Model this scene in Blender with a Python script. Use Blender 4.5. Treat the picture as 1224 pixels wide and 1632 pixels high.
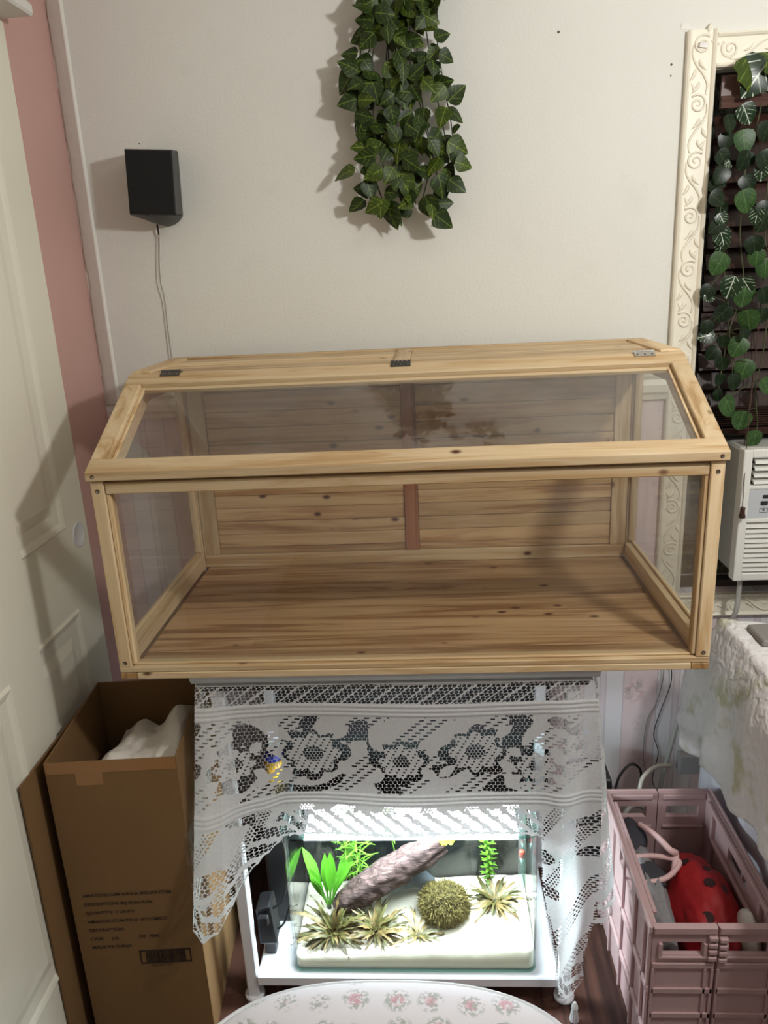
import bpy, bmesh, math, random
import numpy as np
from mathutils import Vector, Matrix, noise
for o in list(bpy.data.objects): bpy.data.objects.remove(o)
SC = bpy.context.scene
COL = SC.collection
random.seed(7)

# ------------------------------------------------------------------ camera
F_PX = 1236.9
CAM = Vector((0.6395, -1.3839, 1.6524))
YAW, PITCH, ROLL = math.radians(-3.613), math.radians(16.945), math.radians(2.777)
cy, sy, cp, sp = math.cos(YAW), math.sin(YAW), math.cos(PITCH), math.sin(PITCH)
FWD = Vector((sy*cp, cy*cp, -sp))
r0 = Vector((cy, -sy, 0)); d0 = FWD.cross(r0)
RGT = math.cos(ROLL)*r0 + math.sin(ROLL)*d0
DWN = -math.sin(ROLL)*r0 + math.cos(ROLL)*d0
cd = bpy.data.cameras.new('camera'); cam = bpy.data.objects.new('camera', cd); COL.objects.link(cam)
cd.sensor_fit = 'VERTICAL'; cd.sensor_height = 36.0; cd.sensor_width = 27.0
cd.lens = 36.0*F_PX/1632.0; cd.clip_start = 0.02
m = Matrix.Identity(4)
for i in range(3):
    m[i][0] = RGT[i]; m[i][1] = -DWN[i]; m[i][2] = -FWD[i]; m[i][3] = CAM[i]
cam.matrix_world = m
SC.camera = cam

# ------------------------------------------------------------------ light
world = bpy.data.worlds.new('world'); SC.world = world; world.use_nodes = True
bg = world.node_tree.nodes['Background']
bg.inputs[0].default_value = (1.0, 0.97, 0.92, 1); bg.inputs[1].default_value = 0.02
ld = bpy.data.lights.new('ceiling_lamp', 'POINT'); ld.energy = 50; ld.shadow_soft_size = 0.06; ld.color = (1.0, 0.99, 0.965)
lo = bpy.data.objects.new('ceiling_lamp', ld); COL.objects.link(lo); lo.location = (1.56, -0.74, 2.11)
vs = SC.view_settings
vs.view_transform = 'Standard'; vs.look = 'None'; vs.exposure = 0.0; vs.gamma = 1.0; vs.use_curve_mapping = False

def at(u, v, y=None, x=None, z=None):
    """the point of the room seen at photo pixel (u, v) on the plane x=, y= or z="""
    d = RGT*((u-612)/F_PX) + DWN*((v-816)/F_PX) + FWD
    if y is not None: t = (y-CAM.y)/d.y
    elif x is not None: t = (x-CAM.x)/d.x
    else: t = (z-CAM.z)/d.z
    return CAM + d*t

# ------------------------------------------------------------------ materials
def srgb(r, g, b):
    f = lambda c: ((c/255+0.055)/1.055)**2.4 if c > 10 else c/255/12.92
    return (f(r), f(g), f(b), 1)
class NT:
    def __init__(s, name):
        s.m = bpy.data.materials.new(name); s.m.use_nodes = True
        s.t = s.m.node_tree; s.n = s.t.nodes; s.b = s.n['Principled BSDF']; s.out = s.n['Material Output']
    def add(s, typ, **kw):
        nd = s.n.new(typ)
        for k, v in kw.items():
            if k.startswith('i_'): nd.inputs[k[2:]].default_value = v
            elif k[0] == 'n' and k[1:].isdigit(): nd.inputs[int(k[1:])].default_value = v
            else: setattr(nd, k, v)
        return nd
    def l(s, a, b): s.t.links.new(a, b)
    def ramp(s, src, stops, interp='LINEAR'):
        r = s.n.new('ShaderNodeValToRGB'); r.color_ramp.interpolation = interp
        e = r.color_ramp.elements
        while len(e) < len(stops): e.new(0.5)
        for i, (p, c) in enumerate(stops): e[i].position = p; e[i].color = c if len(c) == 4 else (*c, 1)
        s.l(src, r.inputs[0]); return r
    def math(s, op, a, b=None, clamp=False):
        nd = s.n.new('ShaderNodeMath'); nd.operation = op; nd.use_clamp = clamp
        for i, v in enumerate((a, b)):
            if v is None: continue
            if isinstance(v, (int, float)): nd.inputs[i].default_value = v
            else: s.l(v, nd.inputs[i])
        return nd.outputs[0]
    def mix(s, fac, a, b, mode='MIX'):
        nd = s.n.new('ShaderNodeMix'); nd.data_type = 'RGBA'; nd.blend_type = mode
        for k, v in ((0, fac), (6, a), (7, b)):
            if isinstance(v, (int, float)): nd.inputs[k].default_value = v
            elif isinstance(v, tuple): nd.inputs[k].default_value = v
            else: s.l(v, nd.inputs[k])
        return nd.outputs[2]
    def coords(s, scale=(1, 1, 1), rnd=0.0):
        tc = s.n.new('ShaderNodeTexCoord'); src = tc.outputs['Object']
        if rnd:
            oi = s.n.new('ShaderNodeObjectInfo'); va = s.add('ShaderNodeVectorMath', operation='ADD')
            s.l(src, va.inputs[0]); s.l(s.math('MULTIPLY', oi.outputs['Random'], rnd), va.inputs[1]); src = va.outputs[0]
        mp = s.n.new('ShaderNodeMapping'); mp.inputs['Scale'].default_value = scale
        s.l(src, mp.inputs[0]); return mp.outputs[0]
    def noise(s, vec, scale, detail=3, rough=0.5, dist=0.0):
        nd = s.add('ShaderNodeTexNoise'); nd.inputs['Scale'].default_value = scale; nd.inputs['Detail'].default_value = detail
        nd.inputs['Roughness'].default_value = rough; nd.inputs['Distortion'].default_value = dist
        s.l(vec, nd.inputs['Vector']); return nd.outputs[0]
    def bump(s, h, strength=0.3, dist=0.002):
        b = s.n.new('ShaderNodeBump'); b.inputs['Strength'].default_value = strength; b.inputs['Distance'].default_value = dist
        s.l(h, b.inputs['Height']); s.l(b.outputs[0], s.b.inputs['Normal'])
    def set(s, **kw):
        for k, v in kw.items(): s.b.inputs[k.replace('_', ' ')].default_value = v
        return s

def plain(name, col, rough=0.5, metal=0.0, vary=0.0, nscale=30, bump=0.0, bscale=200, spec=0.5, bdist=0.001):
    t = NT(name); t.set(Roughness=rough, Metallic=metal); t.b.inputs['Specular IOR Level'].default_value = spec
    v = t.coords(rnd=3.0)
    n = t.noise(v, nscale, 3)
    k = max(vary, 0.02)
    c = t.mix(n, tuple(x*(1-k) for x in col[:3])+(1,), tuple(min(1, x*(1+k)) for x in col[:3])+(1,))
    t.l(c, t.b.inputs['Base Color'])
    if bump: t.bump(t.noise(v, bscale, 3), bump, bdist)
    return t.m

def wood(name, axis, light, dark, knot=True, rough=0.55):
    t = NT(name); t.set(Roughness=rough); t.b.inputs['Specular IOR Level'].default_value = 0.3
    sc = [24.0]*3; sc[axis] = 1.6
    v = t.coords(tuple(sc), rnd=7.0)
    n1 = t.noise(v, 1.0, 4, 0.6, 1.2)
    sf = [190.0]*3; sf[axis] = 5.0
    n2 = t.noise(t.coords(tuple(sf), rnd=3.0), 1.0, 2)
    c = t.ramp(n1, [(0.28, tuple(x*0.72 for x in dark[:3])+(1,)), (0.40, dark), (0.50, tuple((a*0.65+b*0.35) for a, b in zip(light, dark))), (0.64, light)]).outputs[0]
    c = t.mix(t.math('MULTIPLY', n2, 0.35), c, tuple(x*0.62 for x in dark[:3])+(1,))
    oi = t.n.new('ShaderNodeObjectInfo')
    hs = t.n.new('ShaderNodeHueSaturation'); t.l(c, hs.inputs['Color'])
    t.l(t.math('ADD', t.math('MULTIPLY', oi.outputs['Random'], 0.36), 0.82), hs.inputs['Value'])
    c = hs.outputs[0]
    if knot:
        sk = [21.0]*3; sk[axis] = 12.0
        vo = t.add('ShaderNodeTexVoronoi'); vo.inputs['Scale'].default_value = 1.0; vo.inputs['Randomness'].default_value = 1.0
        t.l(t.coords(tuple(sk), rnd=11.0), vo.inputs['Vector'])
        sepc = t.n.new('ShaderNodeSeparateColor'); t.l(vo.outputs['Color'], sepc.inputs[0])
        on = t.math('GREATER_THAN', sepc.outputs[0], 0.60)
        kk = t.ramp(vo.outputs['Distance'], [(0.06, (1, 1, 1, 1)), (0.10, (0.7, 0.7, 0.7, 1)), (0.17, (0, 0, 0, 1))]).outputs[0]
        c = t.mix(t.math('MULTIPLY', kk, on), c, srgb(82, 44, 20))
    t.l(c, t.b.inputs['Base Color'])
    t.bump(n2, 0.12, 0.001)
    return t.m
PL, PD = srgb(226, 204, 166), srgb(196, 162, 116)
WX, WY, WZ = wood('pine_x', 0, PL, PD), wood('pine_y', 1, PL, PD), wood('pine_z', 2, PL, PD)
BL, BD = srgb(204, 170, 126), srgb(152, 112, 72)
WFLOOR = wood('cedar_floor', 0, BL, BD)
WBACK = wood('cedar_back', 0, srgb(228, 196, 148), srgb(184, 140, 94))
WEND = wood('pine_end_grain', 1, srgb(176, 140, 92), srgb(136, 100, 60), knot=False)
WRED = wood('cedar_red', 2, srgb(176, 118, 84), srgb(140, 88, 60), knot=False)

def glassmat(name, tint, ior=1.45, smudge_haze=0.02, rough=0.0, gain=1.0):
    t = NT(name)
    tr = t.add('ShaderNodeBsdfTransparent'); tr.inputs[0].default_value = tint
    gl = t.add('ShaderNodeBsdfGlossy'); gl.inputs['Roughness'].default_value = rough
    fr = t.add('ShaderNodeFresnel'); ge = t.n.new('ShaderNodeNewGeometry')
    t.l(t.math('ADD', t.math('MULTIPLY', ge.outputs['Backfacing'], 1.0/ior-ior), ior), fr.inputs[0])
    mx = t.n.new('ShaderNodeMixShader'); t.l(t.math('MULTIPLY', fr.outputs[0], gain, True), mx.inputs[0])
    t.l(tr.outputs[0], mx.inputs[1]); t.l(gl.outputs[0], mx.inputs[2])
    df = t.add('ShaderNodeBsdfDiffuse'); df.inputs[0].default_value = (0.8, 0.8, 0.78, 1)  # pale diffuse film paints in smudges and reflected haze
    m2 = t.n.new('ShaderNodeMixShader')
    n = t.noise(t.coords((3, 3, 3)), 1.5, 4)
    t.l(t.math('MULTIPLY', t.ramp(n, [(0.4, (0.3,)*3+(1,)), (0.65, (1,)*3+(1,))]).outputs[0], smudge_haze), m2.inputs[0])
    t.l(mx.outputs[0], m2.inputs[1]); t.l(df.outputs[0], m2.inputs[2])
    t.l(m2.outputs[0], t.out.inputs[0])
    return t.m
GLASS = glassmat('clear_glass', (0.97, 0.975, 0.97, 1), smudge_haze=0.035)
GLASS_LID = glassmat('lid_plastic_glass', (0.96, 0.965, 0.96, 1), ior=1.66, smudge_haze=0.05)  # stronger film here, imitating the haze of the wall reflected in the lid
GLASS_TANK = glassmat('tank_glass', (0.955, 0.985, 0.97, 1), smudge_haze=0.0)
GLASS_EDGE = glassmat('tank_glass_edge', (0.70, 0.9, 0.84, 1), smudge_haze=0.05, rough=0.35)
WATER = glassmat('water_surface', (0.95, 0.98, 0.97, 1), ior=1.33, smudge_haze=0.0, rough=0.02)

def wallmat():
    t = NT('white_wall_paint'); t.set(Roughness=0.6); t.b.inputs['Specular IOR Level'].default_value = 0.25
    v = t.coords()
    n = t.noise(v, 2.2, 4)
    n2 = t.noise(v, 9.0, 4)
    c = t.mix(n, srgb(220, 220, 212), srgb(230, 230, 223))
    c = t.mix(t.math('MULTIPLY', t.ramp(n2, [(0.60, (0, 0, 0, 1)), (0.72, (1, 1, 1, 1))]).outputs[0], 0.12), c, srgb(200, 196, 186))
    t.l(c, t.b.inputs['Base Color'])
    t.bump(t.noise(v, 150, 3), 0.22, 0.003)
    return t.m
M_WALL = wallmat()
def wallpapermat():
    t = NT('striped_floral_wallpaper'); t.set(Roughness=0.65); t.b.inputs['Specular IOR Level'].default_value = 0.2
    tc = t.n.new('ShaderNodeTexCoord'); sx = t.n.new('ShaderNodeSeparateXYZ'); t.l(tc.outputs['Object'], sx.inputs[0])
    u = t.math('FRACT', t.math('DIVIDE', t.math('ADD', sx.outputs[0], 0.045), 0.21))
    A, B, D, G = srgb(224, 206, 208), srgb(226, 222, 226), srgb(206, 194, 200), srgb(218, 210, 214)
    c = t.ramp(u, [(0.0, A), (0.30, D), (0.32, B), (0.52, D), (0.54, G), (0.60, D), (0.62, B), (0.84, D), (0.86, A)], 'CONSTANT').outputs[0]
    v = t.coords((9.5, 1, 7.5))
    vo = t.add('ShaderNodeTexVoronoi'); vo.inputs['Scale'].default_value = 1.0; t.l(v, vo.inputs['Vector'])
    fl = t.ramp(vo.outputs['Distance'], [(0.16, (1, 1, 1, 1)), (0.36, (0, 0, 0, 1))]).outputs[0]
    nn = t.ramp(t.noise(t.coords(), 75, 4), [(0.42, (0, 0, 0, 1)), (0.56, (1, 1, 1, 1))]).outputs[0]
    inA = t.math('MAXIMUM', t.math('LESS_THAN', u, 0.30), t.math('GREATER_THAN', u, 0.86))
    f = t.math('MULTIPLY', t.math('MULTIPLY', fl, nn), t.math('MULTIPLY', inA, 0.75))
    pk = t.mix(t.ramp(t.noise(t.coords(), 30, 2), [(0.45, (0, 0, 0, 1)), (0.55, (1, 1, 1, 1))]).outputs[0], srgb(196, 140, 152), srgb(160, 156, 150))
    c = t.mix(f, c, pk)
    t.l(c, t.b.inputs['Base Color'])
    t.bump(t.noise(t.coords(), 220, 2), 0.1, 0.001)
    return t.m
M_PAPER = wallpapermat()
M_PINKWALL = plain('pink_wall_paint', srgb(198, 158, 150), 0.6, vary=0.03, nscale=5, bump=0.2, bscale=140)
M_DOOR = plain('cream_door_paint', srgb(226, 222, 206), 0.45, vary=0.02, nscale=4, bump=0.06, bscale=90)
M_TRIM = plain('cream_moulding', srgb(238, 232, 214), 0.42, vary=0.025, nscale=8, bump=0.08, bscale=160)
M_WHITE = plain('white_enamel', srgb(226, 228, 232), 0.35, vary=0.02, nscale=8)
M_GREYBOARD = plain('grey_painted_board', srgb(196, 200, 200), 0.4, vary=0.05, nscale=9)
M_FLOOR = wood('dark_floor_boards', 1, srgb(84, 56, 46), srgb(52, 34, 30), knot=False, rough=0.35)
M_CEIL = plain('white_ceiling_paint', srgb(232, 228, 220), 0.7, vary=0.02)
M_BLACK = plain('black_plastic', srgb(24, 24, 26), 0.45, vary=0.05)
M_BLACKFAB = plain('black_grille_cloth', srgb(14, 14, 15), 0.85, vary=0.1, bump=0.2, bscale=900)
M_SPK = plain('dark_grey_plastic', srgb(52, 52, 54), 0.5)
M_WIRE = plain('pale_wire', srgb(210, 206, 198), 0.5)
M_WIREG = plain('grey_wire', srgb(140, 136, 134), 0.5)
M_METAL = plain('zinc_hinge', srgb(190, 188, 182), 0.3, metal=0.9, vary=0.12, nscale=120)
M_METALD = plain('dull_steel_hinge', srgb(110, 110, 108), 0.38, metal=0.85, vary=0.15, nscale=120)
M_SCREW = plain('screw_steel', srgb(160, 158, 150), 0.35, metal=0.9)
M_HOLE = plain('drilled_hole_wood', srgb(70, 44, 24), 0.8)
def leafmat(name, a, b, vein, vamt, rough=0.35):
    t = NT(name); t.set(Roughness=rough); t.b.inputs['Specular IOR Level'].default_value = 0.3
    tc = t.n.new('ShaderNodeTexCoord'); s = t.n.new('ShaderNodeSeparateXYZ'); t.l(tc.outputs['Object'], s.inputs[0])
    ax = t.math('ABSOLUTE', s.outputs[0])
    oi = t.n.new('ShaderNodeObjectInfo')
    va = t.add('ShaderNodeVectorMath', operation='ADD'); t.l(tc.outputs['Object'], va.inputs[0]); t.l(t.math('MULTIPLY', oi.outputs['Random'], 40), va.inputs[1])
    n = t.noise(va.outputs[0], 3.5, 3)
    c = t.mix(n, a, b)
    side = t.math('ABSOLUTE', t.math('SUBTRACT', t.math('FRACT', t.math('MULTIPLY', t.math('ADD', s.outputs[1], t.math('MULTIPLY', ax, -0.9)), 4.0)), 0.5))
    v1 = t.math('LESS_THAN', ax, 0.022)
    v2 = t.math('LESS_THAN', side, 0.075)
    veins = t.math('MAXIMUM', v1, t.math('MULTIPLY', v2, t.ramp(n, [(0.42, (0, 0, 0, 1)), (0.6, (1, 1, 1, 1))]).outputs[0]))
    c = t.mix(t.math('MULTIPLY', veins, vamt), c, vein)
    t.l(c, t.b.inputs['Base Color'])
    return t.m
M_IVY = leafmat('ivy_leaf_dark', srgb(20, 36, 10), srgb(44, 62, 18), srgb(120, 144, 56), 0.5, 0.45)
M_IVY2 = leafmat('ivy_leaf_olive', srgb(36, 54, 12), srgb(70, 88, 22), srgb(146, 164, 66), 0.5, 0.45)
M_IVYW = leafmat('ivy_leaf_variegated', srgb(20, 38, 20), srgb(38, 60, 34), srgb(206, 216, 198), 0.85, 0.3)
M_IVYG = leafmat('ivy_leaf_green', srgb(34, 60, 30), srgb(58, 88, 42), srgb(96, 128, 72), 0.5, 0.4)
M_VINE = plain('vine_stem', srgb(70, 76, 44), 0.6)
M_VINED = plain('vine_stem_dark', srgb(36, 42, 24), 0.6)

# ------------------------------------------------------------------ mesh helpers
WM = {}
def link(o, parent=None, world=None):
    COL.objects.link(o)
    if parent is not None:
        o.parent = parent
        o.matrix_parent_inverse = WM[parent.name].inverted()
    WM[o.name] = world if world is not None else Matrix.Identity(4)
    return o
def tag(o, label=None, cat=None, group=None, kind=None):
    if label: o['label'] = label
    if cat: o['category'] = cat
    if group: o['group'] = group
    if kind: o['kind'] = kind
    return o
def thing(name, label, cat, loc, group=None):
    o = bpy.data.objects.new(name, None); o.empty_display_size = 0.05
    o.location = loc; link(o, None, Matrix.Translation(Vector(loc)))
    return tag(o, label, cat, group)
def mesh(name, verts, faces, mat, parent=None, smooth=False):
    me = bpy.data.meshes.new(name); me.from_pydata([tuple(v) for v in verts], [], faces); me.update()
    if smooth: me.polygons.foreach_set('use_smooth', [True]*len(me.polygons))
    if mat: me.materials.append(mat)
    return link(bpy.data.objects.new(name, me), parent)
def frombm(name, bm, mat, parent=None, smooth=False):
    me = bpy.data.meshes.new(name); bmesh.ops.recalc_face_normals(bm, faces=bm.faces); bm.to_mesh(me); bm.free()
    if smooth: me.polygons.foreach_set('use_smooth', [True]*len(me.polygons))
    for mm in (mat if isinstance(mat, list) else [mat]): me.materials.append(mm)
    return link(bpy.data.objects.new(name, me), parent)
def inst(o, name, parent, M):
    c = bpy.data.objects.new(name, o.data if hasattr(o, 'data') else o); link(c, parent, M); c.matrix_basis = M; return c
def hexa(bm, P, bev=0.0, seg=1):
    """P: 8 corners, 0-3 bottom loop, 4-7 top loop"""
    v = [bm.verts.new(p) for p in P]
    fs = [(3, 2, 1, 0), (4, 5, 6, 7), (0, 1, 5, 4), (1, 2, 6, 5), (2, 3, 7, 6), (3, 0, 4, 7)]
    F = [bm.faces.new([v[i] for i in f]) for f in fs]
    if bev:
        E = list({e for f in F for e in f.edges})
        bmesh.ops.bevel(bm, geom=E, offset=bev, segments=seg, affect='EDGES', profile=0.6)
def box(bm, x0, x1, y0, y1, z0, z1, bev=0.0, seg=1):
    hexa(bm, [(x0, y0, z0), (x1, y0, z0), (x1, y1, z0), (x0, y1, z0), (x0, y0, z1), (x1, y0, z1), (x1, y1, z1), (x0, y1, z1)], bev, seg)
def board(name, x0, x1, y0, y1, z0, z1, mat, parent, bev=0.0015, seg=1):
    bm = bmesh.new(); box(bm, x0, x1, y0, y1, z0, z1, bev, seg); return frombm(name, bm, mat, parent)
def prism(bm, poly, axis, a, b, bev=0.0):
    """poly in the two other axes (cyclic order y,z / x,z / x,y), extruded along axis"""
    def P(p, t):
        return (t, p[0], p[1]) if axis == 0 else (p[0], t, p[1]) if axis == 1 else (p[0], p[1], t)
    A = [bm.verts.new(P(p, a)) for p in poly]; B = [bm.verts.new(P(p, b)) for p in poly]
    n = len(poly); F = [bm.faces.new(A), bm.faces.new(B[::-1])]
    for i in range(n): F.append(bm.faces.new([A[i], B[i], B[(i+1) % n], A[(i+1) % n]]))
    if bev: bmesh.ops.bevel(bm, geom=list({e for f in F for e in f.edges}), offset=bev, segments=1, affect='EDGES')
def smoothpath(pts, n=6):
    pts = [Vector(p) for p in pts]
    if len(pts) < 3: return pts
    out = []
    for i in range(len(pts)-1):
        p0 = pts[max(i-1, 0)]; p1 = pts[i]; p2 = pts[i+1]; p3 = pts[min(i+2, len(pts)-1)]
        for k in range(n):
            t = k/n
            out.append(0.5*((2*p1)+(p2-p0)*t+(2*p0-5*p1+4*p2-p3)*t*t+(3*p1-p0-3*p2+p3)*t**3))
    out.append(pts[-1]); return out
def tube(bm, pts, r, sides=6, cap=True, flat=None):
    pts = [Vector(p) for p in pts]; n = len(pts); rings = []
    up = Vector((0.3, 0.5, 0.81))
    for i, p in enumerate(pts):
        t = (pts[min(i+1, n-1)]-pts[max(i-1, 0)]).normalized()
        a = t.cross(up)
        if a.length < 1e-4: a = t.cross(Vector((1, 0, 0)))
        a.normalize(); b = t.cross(a).normalized(); up = a.cross(t)
        rr = r[i] if isinstance(r, (list, tuple)) else r
        rings.append([bm.verts.new(p+(a*math.cos(2*math.pi*k/sides)+b*math.sin(2*math.pi*k/sides)*(flat or 1))*rr) for k in range(sides)])
    for i in range(n-1):
        for k in range(sides):
            bm.faces.new([rings[i][k], rings[i][(k+1) % sides], rings[i+1][(k+1) % sides], rings[i+1][k]])
    if cap: bm.faces.new(rings[0][::-1]); bm.faces.new(rings[-1])
def tubeobj(name, pts, r, mat, parent=None, sides=6, n=6):
    bm = bmesh.new(); P = smoothpath(pts, n)
    if isinstance(r, (list, tuple)):
        q = np.interp(np.linspace(0, 1, len(P)), np.linspace(0, 1, len(r)), r); r = [float(x) for x in q]
    tube(bm, P, r, sides); return frombm(name, bm, mat, parent, True)
def disc(bm, c, n, r, h, sides=14):
    c = Vector(c); n = Vector(n).normalized(); a = n.orthogonal().normalized(); b = n.cross(a)
    A = [bm.verts.new(c+(a*math.cos(2*math.pi*k/sides)+b*math.sin(2*math.pi*k/sides))*r) for k in range(sides)]
    B = [bm.verts.new(v.co+n*h) for v in A]
    bm.faces.new(A[::-1]); bm.faces.new(B)
    for k in range(sides): bm.faces.new([A[k], A[(k+1) % sides], B[(k+1) % sides], B[k]])
def structure(o): o['kind'] = 'structure'; return o

# ------------------------------------------------------------------ room shell
YW = 0.66; XL = -0.225; ZC = 2.72; ZR = 1.335
WX0, WX1, WZ0, WZ1 = 1.318, 2.05, 0.766, 2.07
bm = bmesh.new()
def wpiece(x0, x1, z0, z1, mi):
    n0 = len(bm.faces); box(bm, x0, x1, YW, YW+0.14, z0, z1)
    bm.faces.ensure_lookup_table()
    for f in bm.faces[n0:]: f.material_index = mi
wpiece(XL-0.1, WX0, 0, ZR, 1); wpiece(XL-0.1, WX0, ZR, ZC, 0)
wpiece(WX0, WX1, 0, WZ0, 1); wpiece(WX0, WX1, WZ1, ZC, 0)
wpiece(WX1, 3.2, 0, ZR, 1); wpiece(WX1, 3.2, ZR, ZC, 0)
structure(frombm('wall_back', bm, [M_WALL, M_PAPER]))
bm = bmesh.new(); box(bm, XL-0.1, XL, -3.2, YW, 0, ZC); structure(frombm('wall_left', bm, M_PINKWALL))
bm = bmesh.new(); box(bm, XL-0.1, 3.2, -3.2, YW+0.14, -0.08, 0); structure(frombm('floor', bm, M_FLOOR))
bm = bmesh.new(); box(bm, XL-0.1, 3.2, -3.2, YW+0.14, ZC, ZC+0.08); structure(frombm('ceiling', bm, M_CEIL))
bm = bmesh.new(); box(bm, 3.2, 3.3, -3.2, YW+0.14, 0, ZC); structure(frombm('wall_right', bm, M_WALL))
bm = bmesh.new(); box(bm, XL-0.1, 3.3, -3.3, -3.2, 0, ZC); structure(frombm('wall_front', bm, plain('wall_behind_the_camera', srgb(184, 186, 188), 0.7)))

# rough white caulked strip in the corner
bm = bmesh.new(); nz = 150; A = []
for i in range(nz+1):
    z = ZR+0.02+(ZC-ZR-0.02)*i/nz
    e = XL+0.003+0.004*noise.noise(Vector((0, 3.1, z*17)))+0.003*noise.noise(Vector((5, 3.1, z*60)))
    row = [(e, YW-0.0005), (e+0.004, YW-0.006), (XL+0.030, YW-0.004), (XL+0.034, YW-0.0075), (XL+0.0385, YW-0.0075), (XL+0.042, YW-0.0005)]
    A.append([bm.verts.new((a, b, z)) for a, b in row])
for i in range(nz):
    for k in range(5): bm.faces.new([A[i][k], A[i][k+1], A[i+1][k+1], A[i+1][k]])
structure(frombm('trim_1', bm, plain('white_caulk', srgb(228, 226, 218), 0.5, vary=0.04, nscale=25, bump=0.4, bscale=60, bdist=0.002), None, True))
# chair rail
prof = [(YW, 1.312), (YW-0.012, 1.314), (YW-0.016, 1.326), (YW-0.024, 1.334), (YW-0.026, 1.352), (YW-0.02, 1.366), (YW-0.028, 1.376), (YW-0.03, 1.388), (YW, 1.394)]
bm = bmesh.new(); prism(bm, prof, 0, -0.125, 1.254); structure(frombm('trim_2', bm, M_TRIM))

# window casing with moulded scrolls
def casing(name, x0, x1, z0, z1, vertical):
    bm = bmesh.new(); w = (x1-x0) if vertical else (z1-z0); y = YW
    prof = [(0, 0), (0, -0.016), (0.004, -0.019), (0.008, -0.016), (0.010, -0.012), (w-0.010, -0.012), (w-0.008, -0.016), (w-0.004, -0.019), (w, -0.016), (w, 0)]
    if vertical: prism(bm, [(x0+a, y+b) for a, b in prof], 2, z0, z1)
    else: prism(bm, [(y+b, z0+a) for a, b in prof], 0, x0, x1)
    o = structure(frombm(name, bm, M_TRIM))
    # scroll template in (along, across): period 0.205
    def pt(a, c):
        if vertical: return Vector(((x0+x1)/2+c, y-0.013, z1-a))
        return Vector((x0+a, y-0.013, (z0+z1)/2+c))
    L = (z1-z0) if vertical else (x1-x0)
    per = 0.122; k = 0; a0 = 0.03; s = 1
    while a0 < L-0.03:
        b2 = bmesh.new()
        sp = []
        for j in range(26):
            th = j/25*math.pi*3.4; r = 0.019*(1-j/25)+0.002
            sp.append(pt(a0+r*math.cos(th+2.4), s*(0.002+r*math.sin(th+2.4))))
        tube(b2, sp, [0.0028*(1-0.5*i/26)+0.0004 for i in range(26)], 5, True, 0.8)
        tl = [(0.0, -0.019), (0.022, -0.019), (0.042, -0.009), (0.060, 0.006), (0.082, 0.017), (0.104, 0.014)]
        tube(b2, smoothpath([pt(a0+a, s*c) for a, c in tl], 4), [0.0016+0.0014*math.sin(math.pi*i/20) for i in range(21)], 5, True, 0.8)
        for la, lc, da, dc in ((0.03, -0.004, 0.022, 0.016), (0.05, -0.012, 0.024, -0.012), (0.076, -0.002, 0.024, -0.016), (-0.024, 0.012, -0.02, 0.008)):
            q = [pt(a0+la+da*t, s*(lc+dc*t*t)) for t in (0, .2, .4, .6, .8, 1)]
            tube(b2, q, [0.001, 0.0036, 0.0046, 0.004, 0.0026, 0.0006], 5, True, 0.6)
        frombm('scroll_relief', b2, M_TRIM, o, True)
        a0 += per; s = -s
    return o
casing('trim_3', 1.254, 1.320, 0.700, 2.150, True)
casing('trim_4', 1.3205, 2.11, 2.071, 2.142, False)
casing('trim_5', 1.3205, 2.11, 0.701, 0.765, False)

# left wall: bypass sliding doors with raised panels
def sliding_door(name, xs, th, y0, y1, z0, z1, stile, pull):
    bm = bmesh.new(); box(bm, xs-th, xs, y0, y1, z0, z1, 0.002)
    o = structure(frombm(name, bm, M_DOOR))
    for za, zb in ((0.24, 0.925), (1.122, 2.02)):
        ya, yb = y0+stile, y1-stile
        b = bmesh.new()
        rings = [(0, -0.0006), (0.006, 0.006), (0.014, 0.004), (0.022, 0.0003), (0.05, 0.0003), (0.075, 0.006)]
        R = []
        for ins, h in rings:
            R.append([b.verts.new((xs+h, y, z)) for y, z in ((ya+ins, za+ins), (yb-ins, za+ins), (yb-ins, zb-ins), (ya+ins, zb-ins))])
        for i in range(len(R)-1):
            for k in range(4): b.faces.new([R[i][k], R[i][(k+1) % 4], R[i+1][(k+1) % 4], R[i+1][k]])
        b.faces.new(R[-1])
        frombm('door_panel', b, M_DOOR, o)
    if pull:
        b = bmesh.new(); c = pull
        rr = [(0.0, 1.0), (0.0022, 0.97), (0.0022, 0.86), (0.0006, 0.80), (0.0004, 0.0)]
        prev = None
        for h, k in rr:
            ring = [b.verts.new((xs+h+0.0003, c[1]+0.031*max(k, 0.01)*math.cos(2*math.pi*j/28), c[2]+0.031*max(k, 0.01)*math.sin(2*math.pi*j/28))) for j in range(28)]
            if prev:
                for j in range(28): b.faces.new([prev[j], prev[(j+1) % 28], ring[(j+1) % 28], ring[j]])
            prev = ring
        b.faces.new(prev)
        frombm('finger_pull', b, plain('white_pull_plastic', srgb(214, 214, 218), 0.35), o, True)
    return o
sliding_door('door_1', -0.211, 0.012, -0.55, 0.405, 0.012, 2.19, 0.115, at(125, 852, x=-0.211))
sliding_door('door_2', -0.190, 0.018, -0.93, 0.055, 0.012, 2.19, 0.130, None)
bm = bmesh.new()
prism(bm, [(XL, 2.195), (-0.150, 2.195), (-0.146, 2.20), (-0.146, 2.215), (-0.155, 2.225), (-0.155, 2.30), (XL, 2.30)], 1, -1.2, 0.405)
structure(frombm('trim_6', bm, plain('white_track_cover', srgb(214, 212, 206), 0.4)))

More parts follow.
